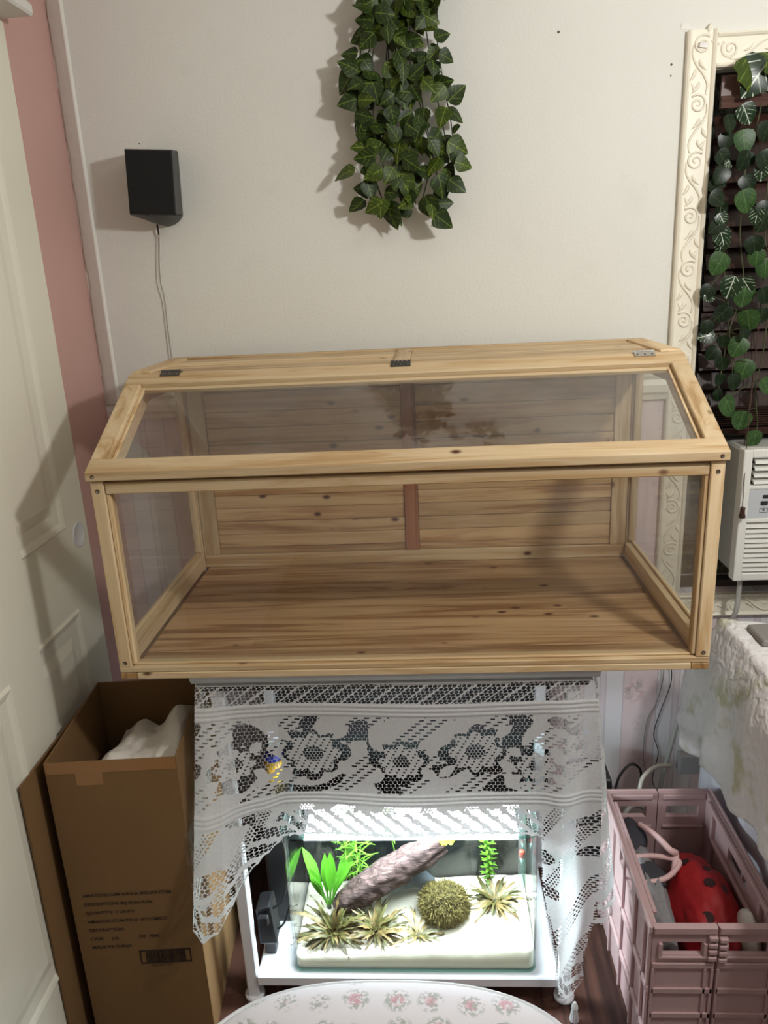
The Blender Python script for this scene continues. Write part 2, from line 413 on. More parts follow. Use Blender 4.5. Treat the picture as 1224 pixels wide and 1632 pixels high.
# ------------------------------------------------------------------ window
bm = bmesh.new(); fr = plain('dark_window_frame', srgb(60, 52, 44), 0.5)
box(bm, WX0, WX0+0.012, 0.70, 0.74, WZ0, WZ1); box(bm, WX1-0.012, WX1, 0.70, 0.74, WZ0, WZ1)
box(bm, WX0+0.012, WX1-0.012, 0.70, 0.74, WZ0, WZ0+0.02); box(bm, WX0+0.012, WX1-0.012, 0.70, 0.74, WZ1-0.02, WZ1)
win = structure(frombm('window_1', bm, fr))
bm = bmesh.new(); box(bm, WX0+0.012, WX1-0.012, 0.725, 0.729, WZ0+0.02, WZ1-0.02)
frombm('window_pane', bm, GLASS, win)
def mossmat():
    t = NT('mossy_outside_stone'); t.set(Roughness=0.9)
    v = t.coords()
    c = t.ramp(t.noise(v, 28, 5, 0.65), [(0.35, srgb(40, 42, 34)), (0.5, srgb(112, 112, 100)), (0.66, srgb(176, 174, 164))]).outputs[0]
    g = t.ramp(t.noise(v, 60, 4, 0.7), [(0.35, srgb(22, 34, 16)), (0.5, srgb(66, 80, 44)), (0.68, srgb(126, 128, 92))]).outputs[0]
    sz = t.n.new('ShaderNodeSeparateXYZ'); t.l(v, sz.inputs[0])
    k = t.ramp(t.math('ADD', sz.outputs[2], t.math('MULTIPLY', t.noise(v, 12, 2), 0.1)), [(0.0, (0, 0, 0, 1)), (1.0, (0, 0, 0, 1))])
    k = t.math('GREATER_THAN', t.math('ADD', sz.outputs[2], t.math('MULTIPLY', t.noise(v, 14, 2), 0.12)), 1.19)
    t.l(t.mix(k, g, c), t.b.inputs['Base Color']); t.bump(t.noise(v, 40, 4), 0.8, 0.01)
    return t.m
gx, gz = 24, 40; V = []; Fc = []
for j in range(gz+1):
    for i in range(gx+1):
        x = 1.2+1.1*i/gx; z = 0.5+1.8*j/gz
        V.append((x, 0.83+0.02*noise.noise(Vector((x*9, 0, z*9))), z))
for j in range(gz):
    for i in range(gx):
        a = j*(gx+1)+i; Fc.append((a, a+1, a+gx+2, a+gx+1))
o = mesh('garden_wall', V, Fc, mossmat(), None, True); tag(o, 'grey mossy stone wall outside the window beside the air conditioner', 'stone wall')

M_BLIND = wood('dark_blind_wood', 0, srgb(58, 34, 26), srgb(38, 22, 17), knot=False, rough=0.35)
bl = thing('window_blind', 'dark brown wooden slat blind with moulded valance behind the ivy', 'blind', (1.6, 0.68, 1.22))
vp = [(0.655, 1.985), (0.643, 1.985), (0.640, 1.992), (0.645, 1.998), (0.640, 2.004), (0.648, 2.012), (0.648, 2.040), (0.642, 2.050), (0.655, 2.056)]
bm = bmesh.new(); prism(bm, vp, 0, 1.337, 2.03); frombm('valance', bm, plain('valance_brown', srgb(96, 70, 62), 0.35, vary=0.1, nscale=12), bl)
z = 1.975; k = 0
slat0 = None
while z > 1.285:
    bm = bmesh.new()
    prism(bm, [(0.665, z-0.050), (0.668, z-0.050), (0.688, z), (0.685, z)], 0, 1.338, 2.03)
    frombm('slat', bm, M_BLIND, bl); z -= 0.0495
zb = 1.285
for i in range(9): board('slat', 1.338, 2.03, 0.655, 0.700, zb-0.0058*i-0.004, zb-0.0058*i, M_BLIND, bl, 0)
board('bottom_rail', 1.338, 2.03, 0.655, 0.700, zb-0.075, zb-0.0555, M_BLIND, bl, 0.003)

# ------------------------------------------------------------------ air conditioner
ac = thing('air_conditioner', 'white window air conditioner with louvred front grille and small black display', 'air conditioner', (1.6, 0.58, 0.847))
M_AC = plain('white_ac_plastic', srgb(226, 225, 218), 0.45, vary=0.02); M_ACG = plain('grey_ac_panel', srgb(190, 194, 198), 0.4)
M_ACS = plain('grey_ac_side', srgb(176, 176, 170), 0.5, vary=0.05, nscale=15); M_ACD = plain('ac_dark_inside', srgb(52, 52, 52), 0.8)
ax0, ax1, ay, az0, az1 = 1.420, 1.86, 0.54, 0.847, 1.197
board('cabinet', ax0+0.004, ax1-0.004, ay+0.035, 0.86, az0+0.012, az1-0.004, M_ACS, ac, 0.006)
bm = bmesh.new()
box(bm, ax0, ax0+0.022, ay, ay+0.035, az0, az1, 0.004, 2); box(bm, ax1-0.022, ax1, ay, ay+0.035, az0, az1, 0.004, 2)
box(bm, ax0+0.02, ax1-0.02, ay, ay+0.035, az1-0.022, az1, 0.003); box(bm, ax0+0.02, ax1-0.02, ay, ay+0.035, az0, az0+0.022, 0.003)
box(bm, ax0+0.02, ax1-0.02, ay+0.001, ay+0.035, 1.006, 1.018, 0.002); box(bm, ax0+0.02, ax1-0.02, ay+0.001, ay+0.035, 1.094, 1.104, 0.002)
frombm('front_bezel', bm, M_AC, ac)
board('grille_backing', ax0+0.02, ax1-0.02, ay+0.028, ay+0.034, az0+0.02, az1-0.02, M_ACD, ac, 0)
def louvre(z, h, x0):
    bm = bmesh.new(); prism(bm, [(ay+0.001, z), (ay+0.003, z+h), (ay+0.026, z+h*0.9+0.008), (ay+0.026, z+0.008)], 0, x0, ax1-0.022)
    frombm('louvre', bm, M_AC, ac)
for i in range(10): louvre(0.873+0.0132*i, 0.0075, ax0+0.022)
for i in range(4): louvre(1.108+0.0175*i, 0.0065, ax0+0.03)
pn = board('control_panel', ax0+0.022, ax1-0.022, ay+0.003, ay+0.03, 1.018, 1.094, M_ACG, ac, 0.001)
board('display', ax0+0.056, ax0+0.070, ay+0.001, ay+0.004, 1.070, 1.079, M_BLACK, pn, 0.0008)
board('button', ax0+0.052, ax0+0.070, ay+0.0005, ay+0.004, 1.052, 1.063, M_BLACK, pn, 0.0015)
bm = bmesh.new()
for x0_, x1_, z0_, z1_ in ((0.051, 0.071, 1.0330, 1.0336), (0.051, 0.071, 1.0436, 1.0442), (0.051, 0.0516, 1.0330, 1.0442), (0.0704, 0.071, 1.0330, 1.0442), (0.0604, 0.0616, 1.035, 1.040)):
    box(bm, ax0+x0_, ax0+x1_, ay+0.0022, ay+0.0036, z0_, z1_)
for r in (0.0022, 0.004, 0.0058):
    tube(bm, [(ax0+0.061+r*math.cos(a), ay+0.0026, 1.0365+r*math.sin(a)) for a in (0.7, 1.1, 1.57, 2.04, 2.44)], 0.0004, 4)
disc(bm, (ax0+0.061, ay+0.0035, 1.0475), (0, -1, 0), 0.0008, 0.001, 8)
frombm('wireless_icon', bm, M_BLACK, pn)
tubeobj('power_cord', [(1.452, 0.575, 0.85), (1.450, 0.571, 0.80), (1.445, 0.570, 0.74), (1.425, 0.60, 0.66), (1.36, 0.62, 0.50), (1.30, 0.60, 0.25), (1.27, 0.58, 0.12), (1.20, 0.55, 0.15), (1.15, 0.52, 0.12)], 0.0065, plain('grey_ac_cord', srgb(178, 176, 170), 0.5), ac, 8)
# blind pull cords with wooden tassel
pc = thing('blind_pull_cord', 'thin dark pull cord of the blind with brown wooden tassel', 'cord', (1.41, 0.50, 1.04))
M_CORD = plain('brown_cord', srgb(70, 48, 38), 0.7)
p1, p2 = at(1205, 560, y=0.638), at(1183, 810, y=0.525)
tubeobj('cord', [at(1222, 400, y=0.639), p1, at(1191, 700, y=0.56), p2], 0.0011, M_CORD, pc, 5)
tubeobj('cord', [at(1220, 400, y=0.636), at(1200, 600, y=0.62), at(1175, 790, y=0.60), at(1158, 914, y=0.63)], 0.0011, M_CORD, pc, 5)
bm = bmesh.new(); tp = at(1184, 808, y=0.525)
tube(bm, [tp+Vector((0, 0, -d)) for d in (0, 0.002, 0.008, 0.016, 0.024, 0.028, 0.029)], [0.004, 0.0065, 0.0058, 0.0062, 0.0085, 0.0085, 0.004], 12)
frombm('tassel', bm, plain('tassel_wood', srgb(58, 32, 24), 0.4), pc, True)

# ------------------------------------------------------------------ terrarium
tz = 0.89
T = thing('wooden_terrarium', 'pine wood reptile house with glass front and sloped hinged glass lid on table', 'terrarium', (0.585, 0.30, tz))
W = 1.17
def B(name, x0, x1, y0, y1, z0, z1, mat, bev=0.0016): return board(name, x0, x1, y0, y1, tz+z0, tz+z1, mat, T, bev)
# base
for x0, x1 in ((0.0, 0.034), (W-0.034, W)): B('base_rail', x0, x1, 0.0, 0.598, 0.0, 0.014, WEND)
B('base_rail', 0.0345, W-0.0345, -0.001, 0.030, 0.0, 0.0145, WX)
B('base_rail', 0.0345, W-0.0345, 0.568, 0.598, 0.0, 0.014, WX)
B('base_strip', -0.0005, W+0.0005, 0.0, 0.030, 0.0148, 0.0262, WX)
B('glass_bead', 0.0255, W-0.0255, 0.010, 0.030, 0.0264, 0.0305, WX, 0.001)
# floor planks
fy = [0.0305, 0.066, 0.150, 0.236, 0.319, 0.419, 0.500, 0.565]
for i in range(len(fy)-1):
    zt = 0.0262+0.0006*((i*7) % 3)
    B('floor_plank', 0.0345, W-0.0345, fy[i]+0.0006, fy[i+1]-0.0006, 0.0148, zt, WFLOOR, 0.0009)
# posts
for x0 in (0.0, W-0.025):
    p = B('post', x0, x0+0.025, 0.0, 0.028, 0.0264, 0.4165, WZ)
    q = B('post', x0, x0+0.025, 0.560, 0.598, 0.0142, 0.560, WZ)
    for z in (0.036, 0.397):
        bm = bmesh.new(); disc(bm, (x0+0.0125, 0.0008, tz+z), (0, -1, 0), 0.0042, 0.0012)
        h = frombm('screw_hole', bm, M_HOLE, p)
        bm = bmesh.new(); disc(bm, (x0+0.0117, -0.0002, tz+z-0.001), (0, -1, 0), 0.0025, 0.0008, 10)
        frombm('screw', bm, M_SCREW, p)
for x0 in (0.0256, W-0.0256-0.007): B('glass_bead', x0, x0+0.007, 0.006, 0.030, 0.0308, 0.3895, WZ, 0.001)
B('top_rail', 0.0262, W-0.0262, 0.003, 0.026, 0.3900, 0.4125, WX)
# side frames: bottom rail, ledge, mid rail under the lid line, gable slope rail, top rail, corner fillets
SLO = math.atan2(0.583-0.436, 0.292)
def LY(a, n): return (-0.008+a*math.cos(SLO)-n*math.sin(SLO), tz+0.436+a*math.sin(SLO)+n*math.cos(SLO))
for sx, sgn in ((0.0, 1), (W, -1)):
    xa = lambda a: sx+sgn*a
    def SB(name, a0, a1, y0, y1, z0, z1, mat, bev=0.0014):
        x0, x1 = sorted((xa(a0), xa(a1))); return B(name, x0, x1, y0, y1, z0, z1, mat, bev)
    SB('side_rail', 0.012, 0.027, 0.0305, 0.560, 0.0268, 0.066, WY)
    SB('side_rail', 0.004, 0.0118, 0.0285, 0.560, 0.0268, 0.073, WY)
    SB('side_bead', 0.004, 0.018, 0.0285, 0.034, 0.0735, 0.410, WZ, 0.001)
    SB('side_bead', 0.004, 0.020, 0.552, 0.5595, 0.0735, 0.545, WZ, 0.001)
    # gable: sloped rail under the lid, flat rail under the roof
    bm = bmesh.new()
    prism(bm, [LY(0.020, -0.024), LY(0.322, -0.024), LY(0.335, -0.068), LY(0.056, -0.068)], 0, xa(0.004), xa(0.022), 0.001); frombm('gable_rail', bm, WY, T)
    SB('gable_rail', 0.004, 0.022, 0.318, 0.5515, 0.520, 0.562, WY)
    bm = bmesh.new(); prism(bm, [(0.0285, tz+0.414), (0.030, tz+0.352), (0.036, tz+0.352), (0.085, tz+0.42), (0.085, tz+0.448)], 0, xa(0.005), xa(0.021), 0.001); frombm('corner_fillet', bm, WY, T)
    # glass
    bm = bmesh.new()
    prism(bm, [(0.0345, tz+0.0735), (0.5515, tz+0.0735), (0.5515, tz+0.5195), (0.322, tz+0.5195), LY(0.06, -0.0685), (0.0345, tz+0.400)], 0, xa(0.0095), xa(0.0125))
    frombm('side_pane', bm, GLASS, T)
bm = bmesh.new(); box(bm, 0.033, W-0.033, 0.0155, 0.0185, tz+0.0308, tz+0.3895); frombm('front_pane', bm, GLASS, T)
# back wall
bz = [0.030, 0.0605, 0.0795, 0.116, 0.1515, 0.188, 0.2235, 0.262, 0.298, 0.334, 0.3610, 0.405, 0.446, 0.497, 0.530]
for i in range(len(bz)-1):
    if i == 0: B('back_rail', 0.0262, W-0.0262, 0.561, 0.578, 0.0270, 0.0603, WX, 0.0012); continue
    for x0, x1 in ((0.069, 0.571), (0.607, 1.104)):
        dy = 0.0012*((i*5) % 3)
        B('back_plank', x0, x1, 0.5655+dy, 0.580, bz[i]+0.0006, bz[i+1]-0.0006, WBACK, 0.0011)
B('back_rail', 0.0262, W-0.0262, 0.561, 0.578, 0.5305, 0.5595, WX)
for x0, x1, mt in ((0.0262, 0.0685, WZ), (1.1045, 1.1438, WZ), (0.5716, 0.6064, WRED)):
    B('back_stile', x0, x1, 0.561, 0.582, 0.0608, 0.5300, mt, 0.0012)
# roof
zt = 0.586
B('roof_rail', -0.004, W+0.004, 0.577, 0.600, zt-0.024, zt, WX)
B('roof_rail', -0.004, W+0.004, 0.287, 0.300, zt-0.026, zt-0.0045, WX, 0.001)
for x0, x1 in ((-0.004, 0.038), (0.568, 0.604), (W-0.040, W+0.004)): B('roof_stile', x0, x1, 0.3005, 0.5765, zt-0.022, zt, WY)
ry = [0.3005, 0.366, 0.432, 0.500, 0.5765]
for i in range(4):
    for x0, x1 in ((0.0385, 0.5675), (0.6045, W-0.0405)):
        B('roof_plank', x0, x1, ry[i]+0.0005, ry[i+1]-0.0005, zt-0.018, zt-0.0045-0.0008*(i % 2), WX, 0.0009)
# lid
def lidboard(name, x0, x1, a0, a1, n0, n1, mat, bev=0.0018):
    bm = bmesh.new(); prism(bm, [LY(a0, n0), LY(a1, n0), LY(a1, n1), LY(a0, n1)], 0, x0, x1, bev); return frombm(name, bm, mat, T)
bm = bmesh.new()
y0, z0 = LY(0, 0)
prism(bm, [(y0, z0-0.0175), (y0, z0), LY(0.040, 0), LY(0.040, -0.022), (y0+0.022, z0-0.0175)], 0, -0.0045, W+0.0045, 0.0016)
lr = frombm('lid_rail', bm, WX, T)
for x in (0.010, W-0.010):
    bm = bmesh.new(); disc(bm, (x, y0+0.0005, z0-0.0085), (0, -1, 0), 0.0036, 0.0012); frombm('screw_hole', bm, M_HOLE, lr)
    bm = bmesh.new(); disc(bm, (x+0.0006, y0-0.0004, z0-0.0092), (0, -1, 0), 0.0021, 0.0009, 10); frombm('screw', bm, M_SCREW, lr)
for x0, x1 in ((-0.0045, 0.031), (W-0.031, W+0.0045)): lidboard('lid_stile', x0, x1, 0.0405, 0.288, -0.022, 0, WY)
for x0, x1 in ((0.0315, 0.038), (W-0.038, W-0.0315)): lidboard('lid_bead', x0, x1, 0.0405, 0.288, -0.018, -0.010, WY, 0.0008)
lidboard('lid_rail', -0.0045, W+0.0045, 0.2885, 0.326, -0.022, 0, WX)
lidboard('lid_bead', 0.0315, W-0.0315, 0.279, 0.288, -0.020, -0.011, WX, 0.0008)
bm = bmesh.new(); prism(bm, [LY(0.034, -0.012), LY(0.284, -0.012), LY(0.284, -0.0145), LY(0.034, -0.0145)], 0, 0.026, W-0.026); frombm('lid_pane', bm, GLASS_LID, T)
for x, mt in ((0.088, M_METALD), (0.585, M_METALD), (1.092, M_METAL)):
    def LV(a, n): return Vector((0, *LY(a, n)))
    bm = bmesh.new()
    prism(bm, [LY(0.312, 0.0005), LY(0.3275, 0.0005), LY(0.3275, 0.0025), LY(0.312, 0.0025)], 0, x-0.021, x+0.021)
    box(bm, x-0.021, x+0.021, 0.2875, 0.300, tz+zt-0.0042, tz+zt-0.0022)
    h = frombm('hinge', bm, mt, T)
    bm = bmesh.new(); c = LV(0.3305, 0.002)
    for k in range(5): tube(bm, [(x-0.021+0.0086*k, c.y, c.z), (x-0.021+0.0086*k+0.0076, c.y, c.z)], 0.0024, 8)
    frombm('knuckle', bm, mt, h, False)
    for dx in (-0.015, 0.0, 0.015):
        bm = bmesh.new(); c = LV(0.318, 0.0024); disc(bm, (x+dx, c.y, c.z), (0, -math.sin(SLO), math.cos(SLO)), 0.0021, 0.0009, 8); frombm('screw', bm, M_SCREW if mt is M_METALD else M_METALD, h)
# small pull ring on the lid rail
bm = bmesh.new(); c = Vector((0.972, *LY(0.041, 0.004)))
tube(bm, [c+Vector((0.006*math.cos(a), 0.001, 0.006*math.sin(a))) for a in [i*math.pi/8 for i in range(8, 17)]], 0.0009, 5)
frombm('wire_ring', bm, M_SCREW, T)

# ------------------------------------------------------------------ table, board, lace
tb = thing('white_table', 'white wooden table with open lower shelf carrying the aquarium', 'table', (0.55, 0.27, 0))
board('tabletop', 0.150, 0.950, 0.032, 0.53, 0.840, 0.858, plain('dark_table_top', srgb(46, 40, 38), 0.5), tb, 0.003)
for x0 in (0.166, 0.905):
    for y0 in (0.040, 0.480):
        lg = board('leg', x0, x0+0.028, y0, y0+0.028, 0.006, 0.8395, M_WHITE, tb, 0.003)
        bm = bmesh.new(); c = (x0+0.014, y0+0.014)
        tube(bm, [(c[0], c[1], z) for z in (0.0, 0.002, 0.009, 0.011)], [0.020, 0.024, 0.024, 0.018], 16); frombm('foot_cap', bm, M_WHITE, lg, True)
board('shelf', 0.1945, 0.9045, 0.034, 0.514, 0.050, 0.0765, M_WHITE, tb, 0.0025)
board('back_panel', 0.152, 0.948, 0.5185, 0.526, 0.08, 0.8395, plain('added_dark_backing', srgb(22, 22, 24), 0.8, vary=0.2, nscale=5), tb, 0)  # added dark sheet, keeps the view through the lace holes dark

bm = bmesh.new()
prism(bm, [(0.020, 0.866), (0.030, 0.8615), (0.53, 0.8615), (0.53, 0.8895), (0.012, 0.8895), (0.010, 0.886), (0.010, 0.879), (0.014, 0.874)], 0, 0.136, 0.966, 0.0008)
o = frombm('tray_board', bm, M_GREYBOARD); tag(o, 'pale grey moulded board between the lace cloth and the pine reptile house', 'board')

def make_lace():
    rng = np.random.default_rng(3)
    pitch = 0.0012
    s0, s1 = -0.13, 0.82+0.15
    ns = int((s1-s0)/pitch); nt = int(0.845/pitch)
    S = np.linspace(s0, s1, ns+1)[:, None]*np.ones((1, nt+1)); Tt = np.linspace(0, 0.845, nt+1)[None, :]*np.ones((ns+1, 1))
    sn = S/0.82
    hx = [-0.16, -0.08, 0.0, .02, .05, .07, .10, .14, .19, .30, .50, .70, .82, .868, .876, .885, .905, .925, .945, .96, .982, .990, 1.0, 1.04, 1.1, 1.19]
    hz = [.50, .46, .375, .355, .36, .385, .43, .462, .488, .492, .486, .488, .490, .486, .31, .25, .15, .085, .050, .045, .075, .24, .25, .29, .36, .44]
    scal = 0.0045*np.abs(np.sin(S*math.pi/0.021))
    hem = 0.86-np.interp(sn, hx, hz)-scal+0.004
    # geometry
    q = np.clip(Tt/0.6, 0, 1.4)
    xt = 0.142+0.82*np.clip(sn, 0, 1)
    fl = np.interp(sn, [0, .06, .14, .22, .8, .93, .95, .985, 1.0, 1.04], [-.026, -.010, 0, 0, 0, .0, .004, .014, .035, .06])
    x = xt+fl*q**0.85
    over = np.clip(-S, 0, 1)+np.clip(S-0.82, 0, 1)
    y = 0.020+over*0.95
    x += -np.clip(-S, 0, 1)*0.10+np.clip(S-0.82, 0, 1)*0.10
    edge = np.clip(1-np.minimum(np.abs(sn-0.03)/0.16, np.abs(sn-0.96)/0.11), 0, 1)
    y += -0.026*edge*q*np.sin(S*52+0.5)-0.012*edge*q-0.004*np.sin(S*17+Tt*3)*np.clip(Tt/0.3, 0, 1)*(over < 1e-6)
    x += 0.008*edge*q*np.sin(Tt*19+S*20)*(sn > 0.5)
    y += -0.125*np.interp(sn, [-.2, -.08, 0, .06, .13, .2], [0, .5, 1, .9, .35, 0])*(Tt/0.5)**1.2
    z = 0.8605-Tt
    # bow outward near top edge so it hangs over the table lip
    y += 0.003*np.exp(-Tt/0.01)
    # pattern
    hole = np.zeros_like(S, bool)
    def net(p, r, a=S, b=Tt, sk=0.0):
        bb = b/(p*0.866); j = np.floor(bb); aa = (a+sk*b)/p+0.5*(j % 2)
        fa = (aa-np.floor(aa)-0.5)*p; fb = (bb-j-0.5)*p*0.866
        return fa*fa+fb*fb < r*r
    tw = Tt+0.004*np.sin(S*9)
    # band 1: slanting rows of holes
    m1 = (tw > 0.004) & (tw < 0.046)
    hole |= m1 & net(0.0098, 0.0036, S, Tt*1.25, 0.35) & (np.sin(S*190+Tt*240) > -0.8)
    # floral band
    m2 = (tw > 0.078) & (tw < 0.262)
    f = np.zeros_like(S)
    for k, (ph, fr) in enumerate(((0.3, 38), (1.7, 61), (4.1, 24), (2.2, 83), (0.9, 47))):
        a = k*1.3+0.4; f += np.sin(fr*(S*math.cos(a)+Tt*math.sin(a))+ph+1.5*np.sin(S*21+k))
    flower = np.zeros_like(S); core = np.zeros_like(S, bool); ringm = np.zeros_like(S, bool); leafm = np.zeros_like(S, bool)
    for cx_, ct, R in ((0.075, 0.175, .040), (0.235, 0.165, .058), (0.42, 0.185, .048), (0.575, 0.165, .056), (0.70, 0.20, .040), (0.79, 0.15, .036)):
        dx, dt = S-cx_, Tt-ct; r = np.hypot(dx, dt*1.15); th = np.arctan2(dt, dx)
        pet = R*(0.74+0.26*np.abs(np.cos(4*th)))
        flower = np.maximum(flower, (r < pet).astype(float)); core |= (r < R*0.36); ringm |= (r > pet+0.001) & (r < pet+0.015+0.008*np.sin(3*th+cx_*9))
        for ang in (0.5, 2.5, 3.8, 5.6):
            ux, ut = math.cos(ang), math.sin(ang)
            al = dx*ux+dt*ut; pe = -dx*ut+dt*ux; lw = 0.012*np.sin(np.clip((al-R*0.9)/(R*0.9), 0, 1)*math.pi)
            leafm |= (np.abs(pe) < lw)
    bgn = m2 & (flower < .5) & ~leafm
    hole |= bgn & (ringm | (f > 1.2)) & net(0.0092, 0.0036)
    hole |= bgn & ~ringm & (f <= 1.2) & (np.sin(Tt*math.pi*2/0.0072) > 0.70) & (np.sin(S*260+np.floor(Tt/0.0072)*2.1) > 0.35) & (np.sin(S*43+Tt*60) > 0.0)
    hole |= m2 & core & net(0.0074, 0.0025)
    hole |= m2 & (flower > .5) & ~core & (np.sin(Tt*math.pi*2/0.0072) > 0.5) & (np.sin(S*420+np.floor(Tt/0.0072)*1.7) > 0.80)
    # band below second rib
    dh = hem-Tt
    low = (tw > 0.296) & (dh > 0.006)
    hole |= low & (dh < 0.062) & net(0.0088, 0.0031, S, Tt, 0.5) & (np.sin(S*150+dh*170) > -0.35)
    hole |= low & (dh >= 0.062) & net(0.0088, 0.0030) & (f > 1.5)
    hole |= low & (dh >= 0.062) & (f <= 1.5) & net(0.0074, 0.0016) & (np.sin(S*70+Tt*40) > 0.55)
    keep = (~hole) & (Tt < hem)
    kq = keep[:-1, :-1] & keep[1:, :-1] & keep[:-1, 1:] & keep[1:, 1:]
    # ribs: corrugated
    rib = ((tw > 0.048) & (tw < 0.077)) | ((tw > 0.263) & (tw < 0.294))
    y = y-np.where(rib, 0.0016*np.abs(np.sin((tw-0.048)*math.pi/0.0098)), 0)
    P = np.stack([x, y, z], -1).reshape(-1, 3)
    idx = np.arange((ns+1)*(nt+1)).reshape(ns+1, nt+1)
    Q = np.stack([idx[:-1, :-1][kq], idx[1:, :-1][kq], idx[1:, 1:][kq], idx[:-1, 1:][kq]], -1)
    used = np.zeros(len(P), bool); used[Q.ravel()] = True
    new = np.cumsum(used)-1; P = P[used]; Q = new[Q]
    me = bpy.data.meshes.new('lace_cloth')
    me.vertices.add(len(P)); me.vertices.foreach_set('co', P.astype(np.float32).ravel())
    me.loops.add(Q.size); me.loops.foreach_set('vertex_index', Q.astype(np.int32).ravel())
    me.polygons.add(len(Q)); me.polygons.foreach_set('loop_start', (np.arange(len(Q))*4).astype(np.int32))
    me.polygons.foreach_set('use_smooth', np.ones(len(Q), bool))
    me.update(calc_edges=True)
    return me
def lacemat():
    t = NT('white_lace_thread')
    v = t.coords()
    c = t.mix(t.noise(v, 160, 2), srgb(220, 220, 220), srgb(242, 242, 242))
    df = t.add('ShaderNodeBsdfDiffuse'); t.l(c, df.inputs[0]); tr = t.add('ShaderNodeBsdfTranslucent'); t.l(c, tr.inputs[0])
    bmp = t.n.new('ShaderNodeBump'); bmp.inputs['Strength'].default_value = 0.5; bmp.inputs['Distance'].default_value = 0.001
    t.l(t.noise(v, 420, 2), bmp.inputs['Height']); t.l(bmp.outputs[0], df.inputs['Normal'])
    mx = t.n.new('ShaderNodeMixShader'); mx.inputs[0].default_value = 0.38
    t.l(df.outputs[0], mx.inputs[1]); t.l(tr.outputs[0], mx.inputs[2]); t.l(mx.outputs[0], t.out.inputs[0]); return t.m
M_LACE = lacemat()
lt = thing('lace_tablecloth', 'white crocheted lace tablecloth hanging over the front of the white table', 'tablecloth', (0.55, 0.02, 0.86))
lme = make_lace(); lme.materials.append(M_LACE); lace = link(bpy.data.objects.new('lace_cloth', lme), lt)
bm = bmesh.new(); box(bm, 0.146, 0.954, 0.018, 0.53, 0.8590, 0.8605); frombm('cloth_top', bm, M_LACE, lt)
bm = bmesh.new(); tc_ = Vector((0.932, -0.008, 0.046))
tube(bm, [tc_+Vector((0, 0, d)) for d in (0.01, 0.0, -0.006, -0.011)], [0.003, 0.007, 0.008, 0.004], 10)
for k in range(14):
    a = k*2*math.pi/14; tube(bm, [tc_+Vector((0.005*math.cos(a), 0.005*math.sin(a), -0.010)), tc_+Vector((0.010*math.cos(a), 0.010*math.sin(a), -0.042))], 0.0016, 4)
frombm('tassel', bm, M_LACE, lt)

# ------------------------------------------------------------------ aquarium
X0, X1, Y0, Y1, Z0, Z1 = 0.281, 0.855, 0.050, 0.290, 0.078, 0.466
aq = thing('aquarium', 'glass fish tank with rounded front corners, bright white sand and plants', 'fish tank', (0.568, 0.19, Z0))
def rr(x0, x1, y0, y1, r, n=6):
    out = []
    for cx_, cy_, a0 in ((x1-r, y0+r, -90), (x1-0.004, y1-0.004, 0), (x0+0.004, y1-0.004, 90), (x0+r, y0+r, 180)):
        rad = r if cy_ < (y0+y1)/2 else 0.004
        for k in range(n+1):
            a = math.radians(a0+90*k/n); out.append((cx_+rad*math.cos(a), cy_+rad*math.sin(a)))
    return out
def shell(name, o_, i_, z0, z1, mat, parent, smooth=True):
    bm = bmesh.new(); n = len(o_)
    L = [[bm.verts.new((*p, z)) for p in poly] for poly, z in ((o_, z0), (o_, z1), (i_, z1), (i_, z0))]
    for a in range(4):
        A_, B_ = L[a], L[(a+1) % 4]
        for k in range(n): bm.faces.new([A_[k], A_[(k+1) % n], B_[(k+1) % n], B_[k]])
    return frombm(name, bm, mat, parent, False)
oo = rr(X0, X1, Y0, Y1, 0.022); ii = rr(X0+0.005, X1-0.005, Y0+0.005, Y1-0.005, 0.018)
shell('glass_wall', oo, ii, Z0+0.006, Z1-0.010, GLASS_TANK, aq)
shell('glass_rim', rr(X0-0.002, X1+0.002, Y0-0.002, Y1+0.002, 0.024), rr(X0+0.012, X1-0.012, Y0+0.012, Y1-0.012, 0.014), Z1-0.0099, Z1, GLASS_EDGE, aq)
bm = bmesh.new(); prism(bm, oo, 2, Z0, Z0+0.0058); frombm('glass_bottom', bm, GLASS_EDGE, aq)
bm = bmesh.new(); prism(bm, rr(X0+0.0055, X1-0.0055, Y0+0.0055, Y1-0.0055, 0.0175), 2, 0.4448, 0.445); frombm('water_surface', bm, WATER, aq)
board('backdrop', X0+0.001, X1-0.001, Y1+0.0015, Y1+0.0045, Z0, Z1-0.02, plain('black_backdrop', srgb(20, 24, 27), 0.6, vary=0.3, nscale=6), aq, 0)
# sand bed with an undulating top
ins = rr(X0+0.0056, X1-0.0056, Y0+0.0056, Y1-0.0056, 0.0174, 6)
gx, gy = 60, 30
def sandz(x, y):
    u = (x-X0)/(X1-X0); v = (y-Y0)/(Y1-Y0)
    return 0.112+0.028*u+0.008*v+0.006*noise.noise(Vector((x*11, y*11, 0)))+0.003*noise.noise(Vector((x*40, y*40, 3)))
bm = bmesh.new(); G = []
for j in range(gy+1):
    row = []
    for i in range(gx+1):
        x = X0+0.006+(X1-X0-0.012)*i/gx; y = Y0+0.006+(Y1-Y0-0.012)*j/gy
        for cx_, sg in ((X0+0.0225, -1), (X1-0.0225, 1)):
            if y < Y0+0.0225 and (x-cx_)*sg > 0:
                d = math.hypot(x-cx_, y-Y0-0.0225)
                if d > 0.0168: x = cx_+(x-cx_)*0.0168/d; y = Y0+0.0225+(y-Y0-0.0225)*0.0168/d
        row.append(bm.verts.new((x, y, sandz(x, y))))
    G.append(row)
for j in range(gy):
    for i in range(gx): bm.faces.new([G[j][i], G[j][i+1], G[j+1][i+1], G[j+1][i]])
